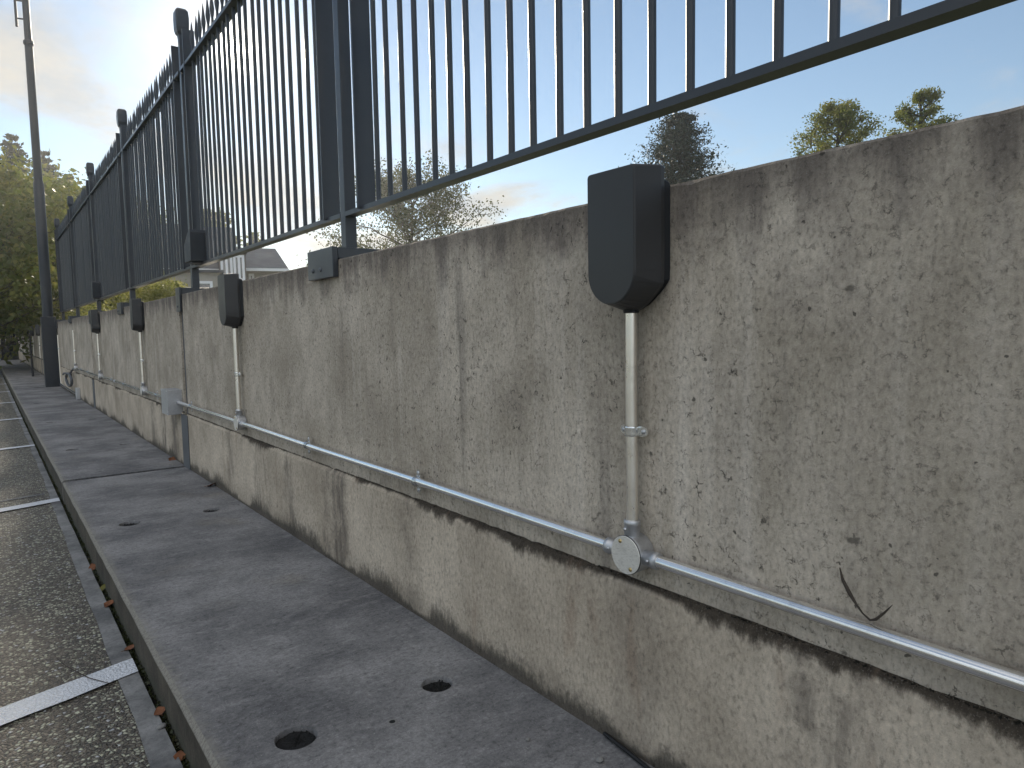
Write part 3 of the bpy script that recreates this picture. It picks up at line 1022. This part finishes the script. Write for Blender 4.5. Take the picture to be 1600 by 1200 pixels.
def wobble_tube(p0, p1, r, n=40, amp=0.0006, seed=0):
    rr = random.Random(seed)
    ph = [rr.uniform(0, 6) for _ in range(4)]
    pts = []
    for i in range(n + 1):
        t = i / n
        p = Vector(p0).lerp(Vector(p1), t)
        w = math.sin(t * math.pi)
        p += Vector((0, 0, amp * w * math.sin(7 * t + ph[0]))) if abs(p1[1] - p0[1]) > .5 else Vector((0, amp * w * math.sin(5 * t + ph[1]), 0))
        pts.append(p)
    return MB().tube(pts, r, 20)


drops = [0.8235 + CP * i for i in range(12) if i != 6]
boxes = drops[:5]
def junction_box(y, label):
    t = tag(empty('junction_box', (0, y, ZP)), label, 'box', 'round junction boxes on the conduit')
    b = MB()
    b.lathe([(0.0325, -0.002), (0.0335, -0.030), (0.0335, -0.036), (0.0325, -0.0375)], 36, axis='x')
    b.build('casting', M['galv_dull'], t)
    for k_, (dy, dz) in enumerate(((1, 0), (-1, 0), (0, 1))):
        s = MB()
        prof = [(0.0138, 0.028), (0.0138, 0.050), (0.0146, 0.0505), (0.0146, 0.0585), (0.0132, 0.0595)]
        if dy:
            s.lathe([(r, h * dy) for r, h in prof], 20, (XP, 0, 0), axis='y')
        else:
            s.lathe(prof, 20, (XP, 0, 0), axis='z')
        sp = s.build('spout', M['galv_dull'], t)
        g = MB()
        if dy:
            g.lathe([(0.0032, -0.0125), (0.0032, -0.0152), (0.001, -0.016)], 8, (XP, 0.046 * dy, 0.0), axis='x')
        else:
            g.lathe([(0.0032, -0.0125), (0.0032, -0.0152), (0.001, -0.016)], 8, (XP, 0.004, 0.044), axis='x')
        g.build('screw', M['galv_dull'], sp)
    gsk = MB().lathe([(0.0342, -0.0376), (0.0342, -0.0388)], 36, axis='x')
    gsk.build('gasket', M['rubber'], t)
    l = MB().lathe([(0.0333, -0.0389), (0.0333, -0.0400), (0.0328, -0.0404)], 36, axis='x')
    lid = l.build('lid', M['lid'], t)
    for s in (-1, 1):
        q = MB().lathe([(0.0038, -0.0403), (0.0038, -0.0412), (0.0022, -0.0422), (0.0004, -0.0424)], 10, (0, s * 0.013 if False else s * 0.012, s * 0.0225), axis='x')
        q.build('screw', M['brass'], lid)
jl = ['large round junction box under the nearest charging unit', 'round junction box under the second charging unit', 'small round junction box just beyond the square metal box',
      'tiny round junction box under the fourth charging unit', 'tiny round junction box where the pipe run ends before the lamp post']
for y, lb in zip(boxes, jl):
    junction_box(y, lb)

dl = ['short vertical conduit below the nearest charging unit', 'vertical conduit below the second charging unit', 'vertical conduit just beyond the square metal box',
      'vertical conduit below the fourth charging unit', 'bare vertical conduit above the coiled cable', 'bare vertical conduit standing beside the lamp post base',
      'first thin conduit past the lamp post', 'second thin conduit past the lamp post', 'third thin conduit past the lamp post', 'fourth thin conduit past the lamp post', 'farthest thin conduit near the wall end']
for i, (y, lb) in enumerate(zip(drops, dl)):
    t = tag(empty('conduit_drop', (0, y, 0)), lb, 'conduit', 'vertical conduits up the wall')
    zlo = ZP + 0.0575 if i < 5 else (0.06 if i == 5 else 0.33)
    ztop = 0.795 if i not in (4, 5) else (0.85 if i == 4 else 0.80)
    wobble_tube((XP, 0, zlo), (XP, 0, ztop), RP * 0.97, 14, 0.0008, i).build('pipe', M['galv_warm'], t)
    clip_parts(t, True, (XP, 0, 0.592 if i < 6 else 0.60))

run = tag(empty('conduit_run', (0, 0, 0)), 'long horizontal galvanised conduit fixed along the wall', 'conduit')
segs = []
ys = [-3.2] + boxes
for a, b in zip(ys[:-1], ys[1:]):
    segs.append((a + (0.058 if a > 0 else 0), b - 0.058))
for i, (a, b) in enumerate(segs):
    # the square box interrupts one length
    parts = [(a, b)]
    if a < 4.45 < b:
        parts = [(a, 4.405), (4.585, b)]
    for (c, d) in parts:
        wobble_tube((XP, c, ZP), (XP, d, ZP), RP, 50, 0.0016, 30 + i).build('pipe', M['galv'], run)
for y in (-0.4, 1.585, 2.36, 4.10, 5.05, 6.4, 7.1, 8.9, 9.6):
    clip_parts(run, False, (XP, y, ZP))
for y in (4.39, 4.60, 6.9):
    MB().tube([(XP, y - 0.022, ZP), (XP, y + 0.022, ZP)], RP + 0.0025, 18).build('coupler', M['galv_dull'], run)
far_run = tag(empty('far_conduit_run'), 'thin conduit running along the wall past the lamp post', 'conduit')
MB().tube([(XP, 15.2, 0.335), (XP, 28.2, 0.335)], RP, 10).build('pipe', M['galv'], far_run)
low_run = tag(empty('low_conduit_run'), 'low conduit at the foot of the wall beside the lamp post', 'conduit')
wobble_tube((-0.030, 10.1, 0.055), (-0.030, 12.55, 0.055), 0.016, 30, 0.002, 77).build('pipe', M['galv'], low_run)
MB().box((-0.055, 9.98, 0.0), (-0.013, 10.10, 0.14), 0.004).build('end_box', M['galv_dull'], low_run)

# square steel adaptable box over the panel joint
ab = tag(empty('square_metal_box', (0, 4.495, 0.378)), 'square galvanised metal box fixed over the panel joint', 'box')
MB().box((-0.078, -0.088, -0.072), (-0.0005, 0.088, 0.072), 0.002).build('case', M['galv_dull'], ab)
ld = MB().box((-0.081, -0.090, -0.074), (-0.0782, 0.090, 0.074), 0.001).build('lid', M['galv_dull'], ab)
for a, b in ((1, 1), (-1, 1), (1, -1), (-1, -1)):
    MB().lathe([(0.004, -0.0809), (0.004, -0.083), (0.001, -0.084)], 8, (0, a * 0.076, b * 0.061), axis='x').build('screw', M['zinc'], ld)

# flexible cable coil hanging where the run stops
cb = MB()
pts = [Vector((XP, 10.235, ZP))]
pts += [Vector((-0.03, 10.45, 0.36)), Vector((-0.04, 10.75, 0.30))]
for q in range(34):
    a = R(120 - q * 23)
    pts.append(Vector((-0.045 - 0.0006 * q, 10.85 + 0.42 * math.cos(a), 0.205 + 0.082 * math.sin(a))))
pts += [Vector((-0.06, 11.4, 0.27)), Vector((-0.05, 11.75, 0.235))]
cb.tube(pts, 0.012, 8)
tag(cb.build('cable_coil', M['stanchion']), 'loose grey cable coil hanging from the end of the pipe', 'cable')

# ------------------------------------------------------------------ lamp post
lp = tag(empty('lamp_post', (-0.105, 13.0, 0)), 'tall dark lamp post with wide base box standing by the wall', 'lamp post')
MB().box((-0.098, -0.10, -0.02), (0.098, 0.10, 1.085), 0.008).build('base_box', M['pole'], lp)
dr = MB().box((-0.07, -0.104, 0.25), (0.07, -0.1005, 0.85), 0.001).build('access_door', M['pole'], lp)
MB().lathe([(0.072, 1.085), (0.071, 3.1), (0.058, 3.16)], 20, cap=True).build('lower_shaft', M['pole'], lp)
MB().lathe([(0.057, 3.10), (0.053, 5.2)], 20).build('shaft', M['pole'], lp)
MB().lathe([(0.054, 5.15), (0.068, 5.17), (0.068, 5.21), (0.054, 5.23)], 20).build('collar', M['pole'], lp)
MB().lathe([(0.047, 5.2), (0.042, 7.6), (0.02, 7.64)], 20).build('upper_shaft', M['pole'], lp)
ldm = MB().tube([(-0.13, 0, 5.40), (-0.13, 0, 7.2)], 0.018, 10)
la = ldm.build('step_bar', M['pole'], lp)
for z in (5.52, 5.78, 6.04, 6.30, 6.56, 6.82, 7.08):
    MB().tube([(-0.13, 0, z), (-0.03, 0, z + 0.01)], 0.013, 8).build('rung', M['pole'], la)

# thin leaning stake past the lamp post
tag(MB().tube([(-0.10, 19.0, 0.86), (-0.16, 17.6, 0.45), (-0.20, 16.6, 0.0)], [0.012, 0.016, 0.02], 8).build('leaning_stake', M['shed']), 'thin dark stake leaning on the wall past the lamp post', 'stake')

# ------------------------------------------------------------------ small loose things
bc = MB()
bc.tube([(-0.014, 0.905, 0.006), (-0.020, 0.87, 0.008), (-0.022, 0.84, 0.007), (-0.026, 0.80, 0.006), (-0.034, 0.75, 0.006), (-0.03, 0.70, 0.006)], 0.0038, 8)
tag(bc.build('cable_offcut', M['rubber']), 'black cable offcut lying at the foot of the wall', 'cable')

pd = MB()
path = [(-0.006, 0.4635, 0.4440), (-0.010, 0.457, 0.430), (-0.012, 0.446, 0.4145), (-0.014, 0.436, 0.4035), (-0.016, 0.427, 0.3955), (-0.018, 0.4165, 0.3905), (-0.022, 0.4075, 0.3955), (-0.025, 0.396, 0.4085), (-0.029, 0.3845, 0.4235)]
rad = [0.0008, 0.0022, 0.0027, 0.0016, 0.0012, 0.0014, 0.0019, 0.0015, 0.0003]
pd.tube(path, rad, 8)
tag(pd.build('dried_pod', M['pod']), 'curled dry brown seed pod resting on the pipe', 'seed pod')


def leaf(name, loc, size, rz, label, m, curl=0.5):
    mb = MB()
    nx, ny = 7, 5
    rl = random.Random(hash(label) % 1000 if False else len(label) * 7 + int(size * 1e5))
    vs_ = []
    for i in range(nx):
        t = i / (nx - 1)
        w = math.sin(math.pi * min(1, t * 0.95 + 0.03)) ** 0.7 * 0.42
        for j in range(ny):
            u = j / (ny - 1) * 2 - 1
            x = (t - .5) * size
            y = u * w * size * (1 + .12 * math.sin(9 * t + 3 * u))
            z = curl * size * (u * u * 0.45 * w + 0.5 * (t - .5) ** 2 * 2) + rl.uniform(-.03, .03) * size
            vs_.append((x, y, z))
    fs_ = [(i * ny + j, (i + 1) * ny + j, (i + 1) * ny + j + 1, i * ny + j + 1) for i in range(nx - 1) for j in range(ny - 1)]
    mb.add(vs_, fs_, True)
    mb.tube([(-0.5 * size, 0, 0.25 * curl * size), (-0.8 * size, 0.05 * size, 0.4 * curl * size)], size * 0.02, 5)
    o = mb.build(name, m)
    o.location = loc
    o.rotation_euler = (random.uniform(-.5, .5), random.uniform(-.9, .2), rz)
    tag(o, label, 'leaf', 'dead leaves by the kerb and wall')
leaf('fallen_leaf', (-0.634, 1.515, ZR + .002), 0.027, 1.2, 'curled orange leaf lowest in the gutter, near the bottom edge', M['dead'])
leaf('fallen_leaf', (-0.632, 1.72, ZR + .006), 0.030, 1.7, 'upright orange leaf leaning on the kerb beside the nearest bay line', M['dead'], 0.8)
leaf('fallen_leaf', (-0.633, 2.14, ZR + .004), 0.030, 0.5, 'small orange leaf in the gutter just above the nearest bay line', M['dead'])
leaf('fallen_leaf', (-0.633, 2.53, ZR + .006), 0.036, 2.2, 'largest curled orange leaf in the gutter between the two near bay lines', M['dead'], 0.9)
leaf('fallen_leaf', (-0.632, 2.99, ZR + .004), 0.036, 1.5, 'orange leaf in the gutter farthest from the camera', M['dead'])
leaf('fallen_leaf', (-0.630, 2.72, ZR + .004), 0.030, 0.7, 'pale yellowish leaf caught in the gutter between orange ones', M['leaf_lime'])
leaf('fallen_leaf', (-0.030, 3.70, 0.005), 0.050, 0.4, 'brown leaf lying against the foot of the wall', M['dead'])
leaf('fallen_leaf', (-0.035, 4.62, 0.005), 0.050, 0.9, 'small brown leaf by the wall foot near the dark panel joint', M['dead'])


def pebble(loc, s, label):
    bm = bmesh.new()
    bmesh.ops.create_icosphere(bm, subdivisions=2, radius=s)
    rr = random.Random(int(s * 1e6))
    for v in bm.verts:
        v.co = Vector((v.co.x * 1.25, v.co.y, v.co.z * .65)) * (1 + rr.uniform(-.13, .13))
    me = bpy.data.meshes.new('pebble')
    bm.to_mesh(me)
    bm.free()
    for p in me.polygons:
        p.use_smooth = True
    o = link('pebble', me, M['pebble'])
    o.location = loc
    tag(o, label, 'stone', 'loose stones on the pavement')
pebble((-0.642, 1.655, ZR + .007), 0.0085, 'grey pebble in the gutter beside the upright orange leaf')
pebble((-0.075, 0.855, 0.004), 0.0062, 'pale stone on the slab beside the black cable offcut')
pebble((-0.135, 0.985, 0.003), 0.0042, 'small flat pale chip on the slab left of the cable offcut')
pebble((-0.036, 0.775, 0.004), 0.006, 'pale stone at the wall foot touching the cable offcut')
pebble((-0.075, 1.62, 0.003), 0.0035, 'tiny grey crumb near the wall foot beyond the nearest right hand socket')

tag(MB().tube([(-0.800, 2.20, ZR + .006), (-0.785, 2.12, ZR + .010), (-0.745, 2.01, ZR + .009), (-0.715, 1.955, ZR + .0095), (-0.690, 1.93, ZR + .007)], [.0009, .0012, .0012, .001, .0005], 6).build('dry_stalk', M['pod']),
    'thin dry stalk lying across the nearest white bay line', 'stalk')
first_slab = pave.children[1]
fh = MB()
fh.rings([[(-0.305 + r * math.cos(2 * math.pi * q / 16), 1.107 + r * math.sin(2 * math.pi * q / 16), z) for q in range(16)] for r, z in ((.0105, .0004), (.0085, .0012), (.0062, .0008))], cap=False)
fh.build('fixing_collar', M['pebble'], first_slab)
MB().add([(-0.305 + .0062 * math.cos(2 * math.pi * q / 16), 1.107 + .0062 * math.sin(2 * math.pi * q / 16), .0007) for q in range(16)], [tuple(range(16))]).build('fixing_hole', M['fill'], first_slab)

# ------------------------------------------------------------------ vegetation
def leaf_quads(mb, pts, size, rr, flat=0.0, aspect=0.6):
    for c in pts:
        s = size * rr.uniform(0.6, 1.35)
        a = Vector((rr.gauss(0, 1), rr.gauss(0, 1), rr.gauss(0, 1 - flat))).normalized()
        t = Vector((rr.gauss(0, 1), rr.gauss(0, 1), rr.gauss(0, 1 - flat)))
        b = (t - a * t.dot(a)).normalized()
        a, b = a * s, b * s * aspect
        mb.v += [tuple(c - a), tuple(c + b * .9 - a * .1), tuple(c + a), tuple(c - b * .9 - a * .1)]
        n = len(mb.v)
        mb.f.append((n - 4, n - 3, n - 2, n - 1))
        mb.sm.append(False)


def broad_tree(name, az, D, top_tan, width, seed, label, m, n_leaf, leaf_s, crown_lo=0.35, spread=0.055, shape='oval', zbase=ZR - 0.03, ylean=0.0, group=None, limbs=22):
    rr = random.Random(seed)
    a = R(az)
    base = Vector((CAM.x + D * math.sin(a), D * math.cos(a), zbase))
    H = CAM.z + D * top_tan - zbase
    t = tag(empty(name, base), label, 'tree', group)
    wood = MB()
    n = 9
    tp = [Vector((rr.uniform(-.04, .04) * i * .5, rr.uniform(-.04, .04) * i * .5, H * 0.92 * i / (n - 1))) for i in range(n)]
    r0 = 0.022 * H
    wood.tube(tp, [r0 * (1 - 0.86 * i / (n - 1)) for i in range(n)], 9)
    tips = []
    zc0 = H * crown_lo
    for li in range(limbs):
        u = (li + rr.random()) / limbs
        z0 = zc0 + (H * 0.90 - zc0) * u
        q = min(n - 2, int(z0 / (H * 0.92) * (n - 1)))
        f = z0 / (H * 0.92) * (n - 1) - q
        p0 = tp[q].lerp(tp[q + 1], min(1, f))
        if shape == 'oval':
            env = math.sin(math.pi * (0.16 + 0.80 * u)) ** 0.75
        elif shape == 'cone':
            env = (1 - u) ** 0.8 * 0.95 + 0.1
        else:
            env = math.sqrt(max(0.05, 1 - (u * 0.97) ** 2))
        Lr = width * 0.5 * env * rr.uniform(0.75, 1.08)
        phi = li * 2.399 + rr.uniform(-.4, .4)
        rise = (0.25 + 0.55 * u) if shape != 'cone' else 0.05
        dirv = Vector((math.cos(phi), math.sin(phi), rise * rr.uniform(.6, 1.3))).normalized()
        lp_ = [p0]
        m_ = 6
        for k_ in range(1, m_ + 1):
            w = Vector((rr.gauss(0, .10), rr.gauss(0, .10), rr.gauss(0, .07)))
            lp_.append(lp_[-1] + (dirv + w).normalized() * (Lr / m_))
        rb = r0 * 0.36 * (1 - 0.5 * u)
        wood.tube(lp_, [rb * (1 - 0.85 * k_ / m_) for k_ in range(m_ + 1)], 6)
        for k_ in range(2, m_ + 1):
            for s_ in range(2 if k_ < m_ else 3):
                dv = (dirv + Vector((rr.gauss(0, .8), rr.gauss(0, .8), rr.gauss(0.15, .5)))).normalized()
                Ls = Lr * rr.uniform(.16, .34)
                e = lp_[k_] + dv * Ls
                mid = lp_[k_].lerp(e, .5) + Vector((0, 0, rr.uniform(-.05, .05) * Ls))
                wood.tube([lp_[k_], mid, e], [rb * .32, rb * .2, rb * .08], 4, cap=False)
                tips += [(mid, Ls), (e, Ls)]
    wood.build('trunk', M['bark'], t)
    leaves = MB()
    sp = spread * width
    pts = []
    wts = [rr.uniform(.25, 1.4) for _ in tips]
    tot = sum(wts)
    for (p, L), w in zip(tips, wts):
        for _ in range(int(n_leaf * w / tot) + 1):
            pts.append(p + Vector((rr.gauss(0, sp), rr.gauss(0, sp), rr.gauss(0, sp * .75))))
    leaf_quads(leaves, pts, leaf_s, rr)
    leaves.build('crown', m, t)
    return t


def conifer(name, az, D, top_tan, width, seed, label, m, n_tuft, tuft, lo=0.15, group=None, droop=0.1, pw=0.9):
    rr = random.Random(seed)
    a = R(az)
    zb = ZR - 0.03
    base = Vector((CAM.x + D * math.sin(a), D * math.cos(a), zb))
    H = CAM.z + D * top_tan - zb
    t = tag(empty(name, base), label, 'tree', group)
    wood = MB().tube([(0, 0, 0), (rr.uniform(-.1, .1), 0, H * .5), (0, 0, H * .98)], [H * .02, H * .013, 0.02], 9)
    pts = []
    lv = 26
    for i in range(lv):
        u = i / (lv - 1)
        z = H * (lo + (0.985 - lo) * u)
        Lm = width * .5 * ((1 - u) ** pw * 0.93 + 0.07)
        nb = 7 if u < .8 else 5
        for j in range(nb):
            phi = i * 1.1 + j * 6.283 / nb + rr.uniform(-.35, .35)
            L = Lm * rr.uniform(.6, 1.12)
            d = Vector((math.cos(phi), math.sin(phi), rr.uniform(-.02, .28) - droop))
            p0 = Vector((0, 0, z))
            e = p0 + d * L + Vector((0, 0, L * .12))
            wood.tube([p0, p0.lerp(e, .6), e], [H * .004, H * .0025, .008], 4, cap=False)
            k_ = int(n_tuft / (lv * nb) * (L / Lm) * rr.uniform(.5, 1.4)) + 2
            for _ in range(k_):
                q = rr.random() ** .55
                c = p0.lerp(e, q)
                s = 0.13 * L * (0.6 + q) + .05
                pts.append(c + Vector((rr.gauss(0, s), rr.gauss(0, s), rr.gauss(0, s * .5) + s * .3)))
    wood.build('trunk', M['bark'], t)
    lf = MB()
    leaf_quads(lf, pts, tuft, rr, 0.2, 0.5)
    lf.build('crown', m, t)


conifer('pine_tree', 50.6, 28, 0.2865, 5.4, 5, 'dark green pine tree behind the nearest charging unit', M['leaf_pine'], 46000, 0.056, 0.30, pw=0.62)
broad_tree('lime_tree', 61.9, 30, 0.3000, 3.9, 8, 'yellowish green tree, left of the two above the wall at right', M['leaf_lime'], 24000, 0.050, 0.30, 0.034, 'oval', limbs=54)
broad_tree('lime_tree', 66.9, 32, 0.3020, 2.9, 9, 'smaller round yellowish tree, right of the two above the wall', M['leaf_lime'], 16000, 0.050, 0.36, 0.038, 'oval', limbs=40)
broad_tree('thin_tree', 29.0, 25, 0.2180, 6.4, 21, 'thin leaved spreading tree behind the near fence post', M['leaf_bare'], 25000, 0.048, 0.22, 0.034, 'dome', limbs=42)
broad_tree('thin_shrub_tree', 22.6, 30, 0.1120, 2.2, 23, 'low yellowish bush showing left of the bracket, beside the house roof', M['leaf_lime'], 2500, 0.07, 0.2, 0.06, 'oval')
# dark garden tree beyond the house
broad_tree('garden_tree', 14.2, 40, 0.172, 3.0, 31, 'dark leafy tree showing over the house roof through the bars', M['leaf_big'], 5000, 0.12, 0.3, 0.06, 'oval')
broad_tree('garden_tree', 17.0, 40, 0.148, 1.4, 33, 'small tree tuft showing over the right end of the house roof', M['leaf_big'], 2000, 0.12, 0.3, 0.06, 'oval')
# the big trees closing the view at the far end of the car park
broad_tree('broadleaf_tree', -2.0, 21, 0.160, 7.6, 41, 'large leafy green tree overhanging the far end, left of lamp post', M['leaf_big'], 26000, 0.075, 0.10, 0.040, 'dome', limbs=60, group='trees at the far end')
broad_tree('broadleaf_tree', 3.0, 33, 0.165, 9.0, 43, 'leafy tree behind the lamp post and the end of the fence', M['leaf_big'], 20000, 0.11, 0.08, 0.040, 'dome', limbs=60, group='trees at the far end')
broad_tree('broadleaf_tree', 7.5, 39, 0.150, 8.0, 44, 'leafy tree hidden mostly behind the far fence panels', M['leaf_big'], 12000, 0.13, 0.08, 0.045, 'dome', limbs=50, group='trees at the far end')
for q, (az, tt, w, lb) in enumerate(((0.2, 0.240, 5.0, 'leftmost dark fir top above the leafy trees'), (2.2, 0.232, 5.0, 'tallest dark fir tip left of the lamp post'),
                                     (3.9, 0.218, 5.0, 'dark fir top right behind the lamp post'), (5.2, 0.192, 4.6, 'rightmost low dark fir top between lamp post and fence'))):
    conifer('fir_tree', az, 36 + 0.7 * q, tt, w * 0.68, 50 + q, lb, M['leaf_fir'], 7000, 0.11, 0.1, 'fir trees on the skyline', 0.05, 0.75)


def hedge(name, x0, x1, y0, y1, zt, n, seed, label):
    rr = random.Random(seed)
    t = tag(empty(name, ((x0 + x1) / 2, (y0 + y1) / 2, ZR - .03)), label, 'hedge')
    c0 = t.location.copy()
    st = MB()
    for _ in range(26):
        p = Vector((rr.uniform(x0, x1), rr.uniform(y0, y1), ZR - .03)) - c0
        st.tube([p, p + Vector((rr.uniform(-.1, .1), rr.uniform(-.1, .1), zt * .6)), p + Vector((rr.uniform(-.2, .2), rr.uniform(-.2, .2), zt))], [.014, .01, .004], 5)
    st.build('stem', M['bark'], t)
    pts = []
    for _ in range(n):
        y = rr.uniform(y0, y1)
        zz = zt + 0.10 * math.sin(y * 3.1) + 0.07 * math.sin(y * 7.7 + 1)
        p = Vector((rr.uniform(x0, x1) + rr.gauss(0, .05), y, zz * (1 - (rr.random() ** 1.6) * .8) + rr.gauss(0, .05)))
        pts.append(p - c0)
    lf = MB()
    leaf_quads(lf, pts, 0.028, rr, 0.0, 0.62)
    lf.build('crown', M['leaf_hedge'], t)
hedge('hedge', 0.75, 1.30, 9.9, 13.2, 1.40, 12000, 61, 'bright sunlit leafy hedge showing between wall top and fence')
hedge('hedge', 0.55, 1.1, 13.6, 23.0, 1.22, 14000, 62, 'dark leafy hedge behind the wall around the lamp post')

# ------------------------------------------------------------------ house behind the fence
def polar(az, D, z=0.0):
    return Vector((CAM.x + D * math.sin(R(az)), D * math.cos(R(az)), z))


HD = 21.0
hz = lambda tan_: CAM.z + HD * tan_
hx = lambda az: HD * math.tan(R(az - 14.0))
house = tag(empty('house', polar(14.0, HD, ZR - .03), -R(14.0)), 'shaded house with dark slate roof behind the fence', 'house')
z0 = ZR - 0.03
def Z(tan_):
    return hz(tan_) - z0
hb = MB()
hb.box((hx(7.5), 0.2, 0), (hx(19.1), 7.0, Z(0.084)))
hw = hb.build('wall', M['render'], house)
# main roof: steep slate front with a ridge, hipped at its right end
rf = MB()
e0, e1 = Z(0.0845), Z(0.152)
xl, xr = hx(7.3), hx(15.9)
rf.add([(xl, -0.15, e0), (xr, -0.15, e0), (xr, 1.9, e1), (xl, 1.9, e1), (xl, 6.9, e0), (xr, 6.9, e0), (xl, 4.4, e1 + .02), (xr, 4.4, e1 + .02)],
       [(0, 1, 2, 3), (3, 2, 7, 6), (6, 7, 5, 4), (1, 5, 7, 2), (0, 3, 6, 4), (0, 4, 5, 1)])
roof = rf.build('roof', M['slate'], house)
rf2 = MB()
e2 = Z(0.121)
x2, x3, x3t = hx(15.9) + .01, hx(19.45), hx(18.9)
rf2.add([(x2, -0.25, e0 + .03), (x3, -0.25, e0 + .03), (x3t, 1.4, e2), (x2, 1.4, e2), (x2, 6.8, e0 + .03), (x3, 6.8, e0 + .03), (x2, 4.6, e2 + .02), (x3t, 4.6, e2 + .02)],
        [(0, 1, 2, 3), (3, 2, 7, 6), (6, 7, 5, 4), (1, 5, 7, 2), (0, 3, 6, 4), (0, 4, 5, 1)])
roof2 = rf2.build('roof', M['slate'], house)
MB().box((x2, -0.30, e0 - .05), (x3 + .02, -0.22, e0 + .025)).build('fascia', M['white'], roof2)
MB().box((xl, -0.20, e0 - .06), (xr - .02, -0.155, e0 - .004)).build('fascia', M['white'], roof)
for cxp, w, h in ((hx(11.2), .7, 0.9), (hx(16.6), .55, .55)):
    MB().box((cxp - w / 2, 3.2, e1 - .6 if w > .6 else e2 - .3), (cxp + w / 2, 3.9, (e1 if w > .6 else e2) + h * .25)).build('chimney', M['brick'], roof if w > .6 else roof2)


def window(parent, xa, xb, za, zb, y, panes=2):
    fr = MB()
    t = 0.06
    fr.box((xa, y - .06, za), (xb, y - .002, za + t)); fr.box((xa, y - .06, zb - t), (xb, y - .002, zb))
    fr.box((xa, y - .06, za + t), (xa + t, y - .002, zb - t)); fr.box((xb - t, y - .06, za + t), (xb, y - .002, zb - t))
    for q in range(1, panes):
        xm = xa + (xb - xa) * q / panes
        fr.box((xm - t / 2, y - .058, za + t), (xm + t / 2, y - .004, zb - t))
    f = fr.build('window', M['white'], parent)
    MB().box((xa + t, y - .035, za + t), (xb - t, y - .02, zb - t)).build('pane', M['glass'], f)
# glazed bay facing the wall, then smaller windows
ba = MB().box((hx(14.5), -1.1, 0), (hx(16.3), 0.195, Z(0.100)))
bay = ba.build('bay', M['brick'], house)
window(house, hx(14.6), hx(15.4), Z(0.066), Z(0.098), -1.102, 2)
window(house, hx(15.45), hx(16.2), Z(0.066), Z(0.098), -1.102, 2)
window(house, hx(16.6), hx(17.0), Z(0.068), Z(0.080), 0.198, 1)
window(house, hx(11.4), hx(12.2), Z(0.060), Z(0.078), 0.198, 2)
window(house, hx(9.2), hx(9.9), Z(0.060), Z(0.078), 0.198, 2)
MB().add([(hx(14.4), -1.2, Z(0.1005)), (hx(16.4), -1.2, Z(0.1005)), (hx(16.4), 0.9, Z(0.110)), (hx(14.4), 0.9, Z(0.110)), (hx(14.4), 0.9, Z(0.1005)), (hx(16.4), 0.9, Z(0.1005))],
         [(0, 1, 2, 3), (0, 3, 4), (1, 5, 2), (0, 4, 5, 1)]).build('bay_roof', M['slate'], house)

# low pale outbuilding right behind the wall between post and box
ob = tag(empty('outbuilding', polar(12.9, 18, z0), -R(12.9)), 'low pale rendered outbuilding showing under the fence rail', 'building')
zo = CAM.z + 18 * 0.080 - z0
MB().box((-1.25, 0, 0), (0.52, 3, zo)).build('wall', M['render'], ob)
MB().box((-1.35, -0.12, zo + .002), (0.60, 3.12, zo + .06)).build('roof', M['slate'], ob)
window(ob, -0.1, 0.35, zo - .75, zo - .2, -0.002, 1)

# ------------------------------------------------------------------ far end of the car park
ew = tag(empty('boarded_fence', (0, YEND + 1.0, z0)), 'dark boarded fence closing the far end of the car park', 'fence')
for i in range(60):
    x = -9.0 + i * 0.152
    MB().box((x, 0, 0), (x + 0.146, 0.022 + 0.01 * (i % 2), 1.62 + random.uniform(-.015, .015)), 0).build('board', M['shed'], ew)
MB().box((-9, 0.034, 0.4), (0.12, 0.08, 0.5)).build('rail', M['shed'], ew)
MB().box((-9, 0.034, 1.3), (0.12, 0.08, 1.4)).build('rail', M['shed'], ew)
for x, w, lb in ((-0.60, 0.13, 'wider white post at the far end of the pavement'), (-0.86, 0.06, 'thin white post at the far end, left of the wider one')):
    t = tag(empty('white_post', (x, YEND + 0.4, z0)), lb, 'post', 'white posts at the far end')
    MB().box((-w / 2, -w / 2, 0), (w / 2, w / 2, 1.12), 0.01).build('shaft', M['white'], t)
    MB().box((-w / 2 - .01, -w / 2 - .01, 1.121), (w / 2 + .01, w / 2 + .01, 1.15), 0.008).build('cap', M['white'], t)

# ------------------------------------------------------------------ thin haze added to imitate the veil of lens glare
HAZE = 0.0012
if HAZE > 0:
    hm = MB().box((-310, -310, ZR - 1.1), (310, 310, 10.6))
    hmat = bpy.data.materials.new('glare_haze')
    hmat.use_nodes = True
    k = NT(hmat.node_tree)
    o = k.n('ShaderNodeOutputMaterial')
    pv = k.n('ShaderNodeVolumePrincipled')
    pv.inputs['Color'].default_value = (0.92, 0.95, 1.0, 1)
    pv.inputs['Density'].default_value = HAZE
    pv.inputs['Anisotropy'].default_value = 0.75
    k.t.links.new(pv.outputs[0], o.inputs['Volume'])
    tag(hm.build('haze', hmat), kind='stuff')
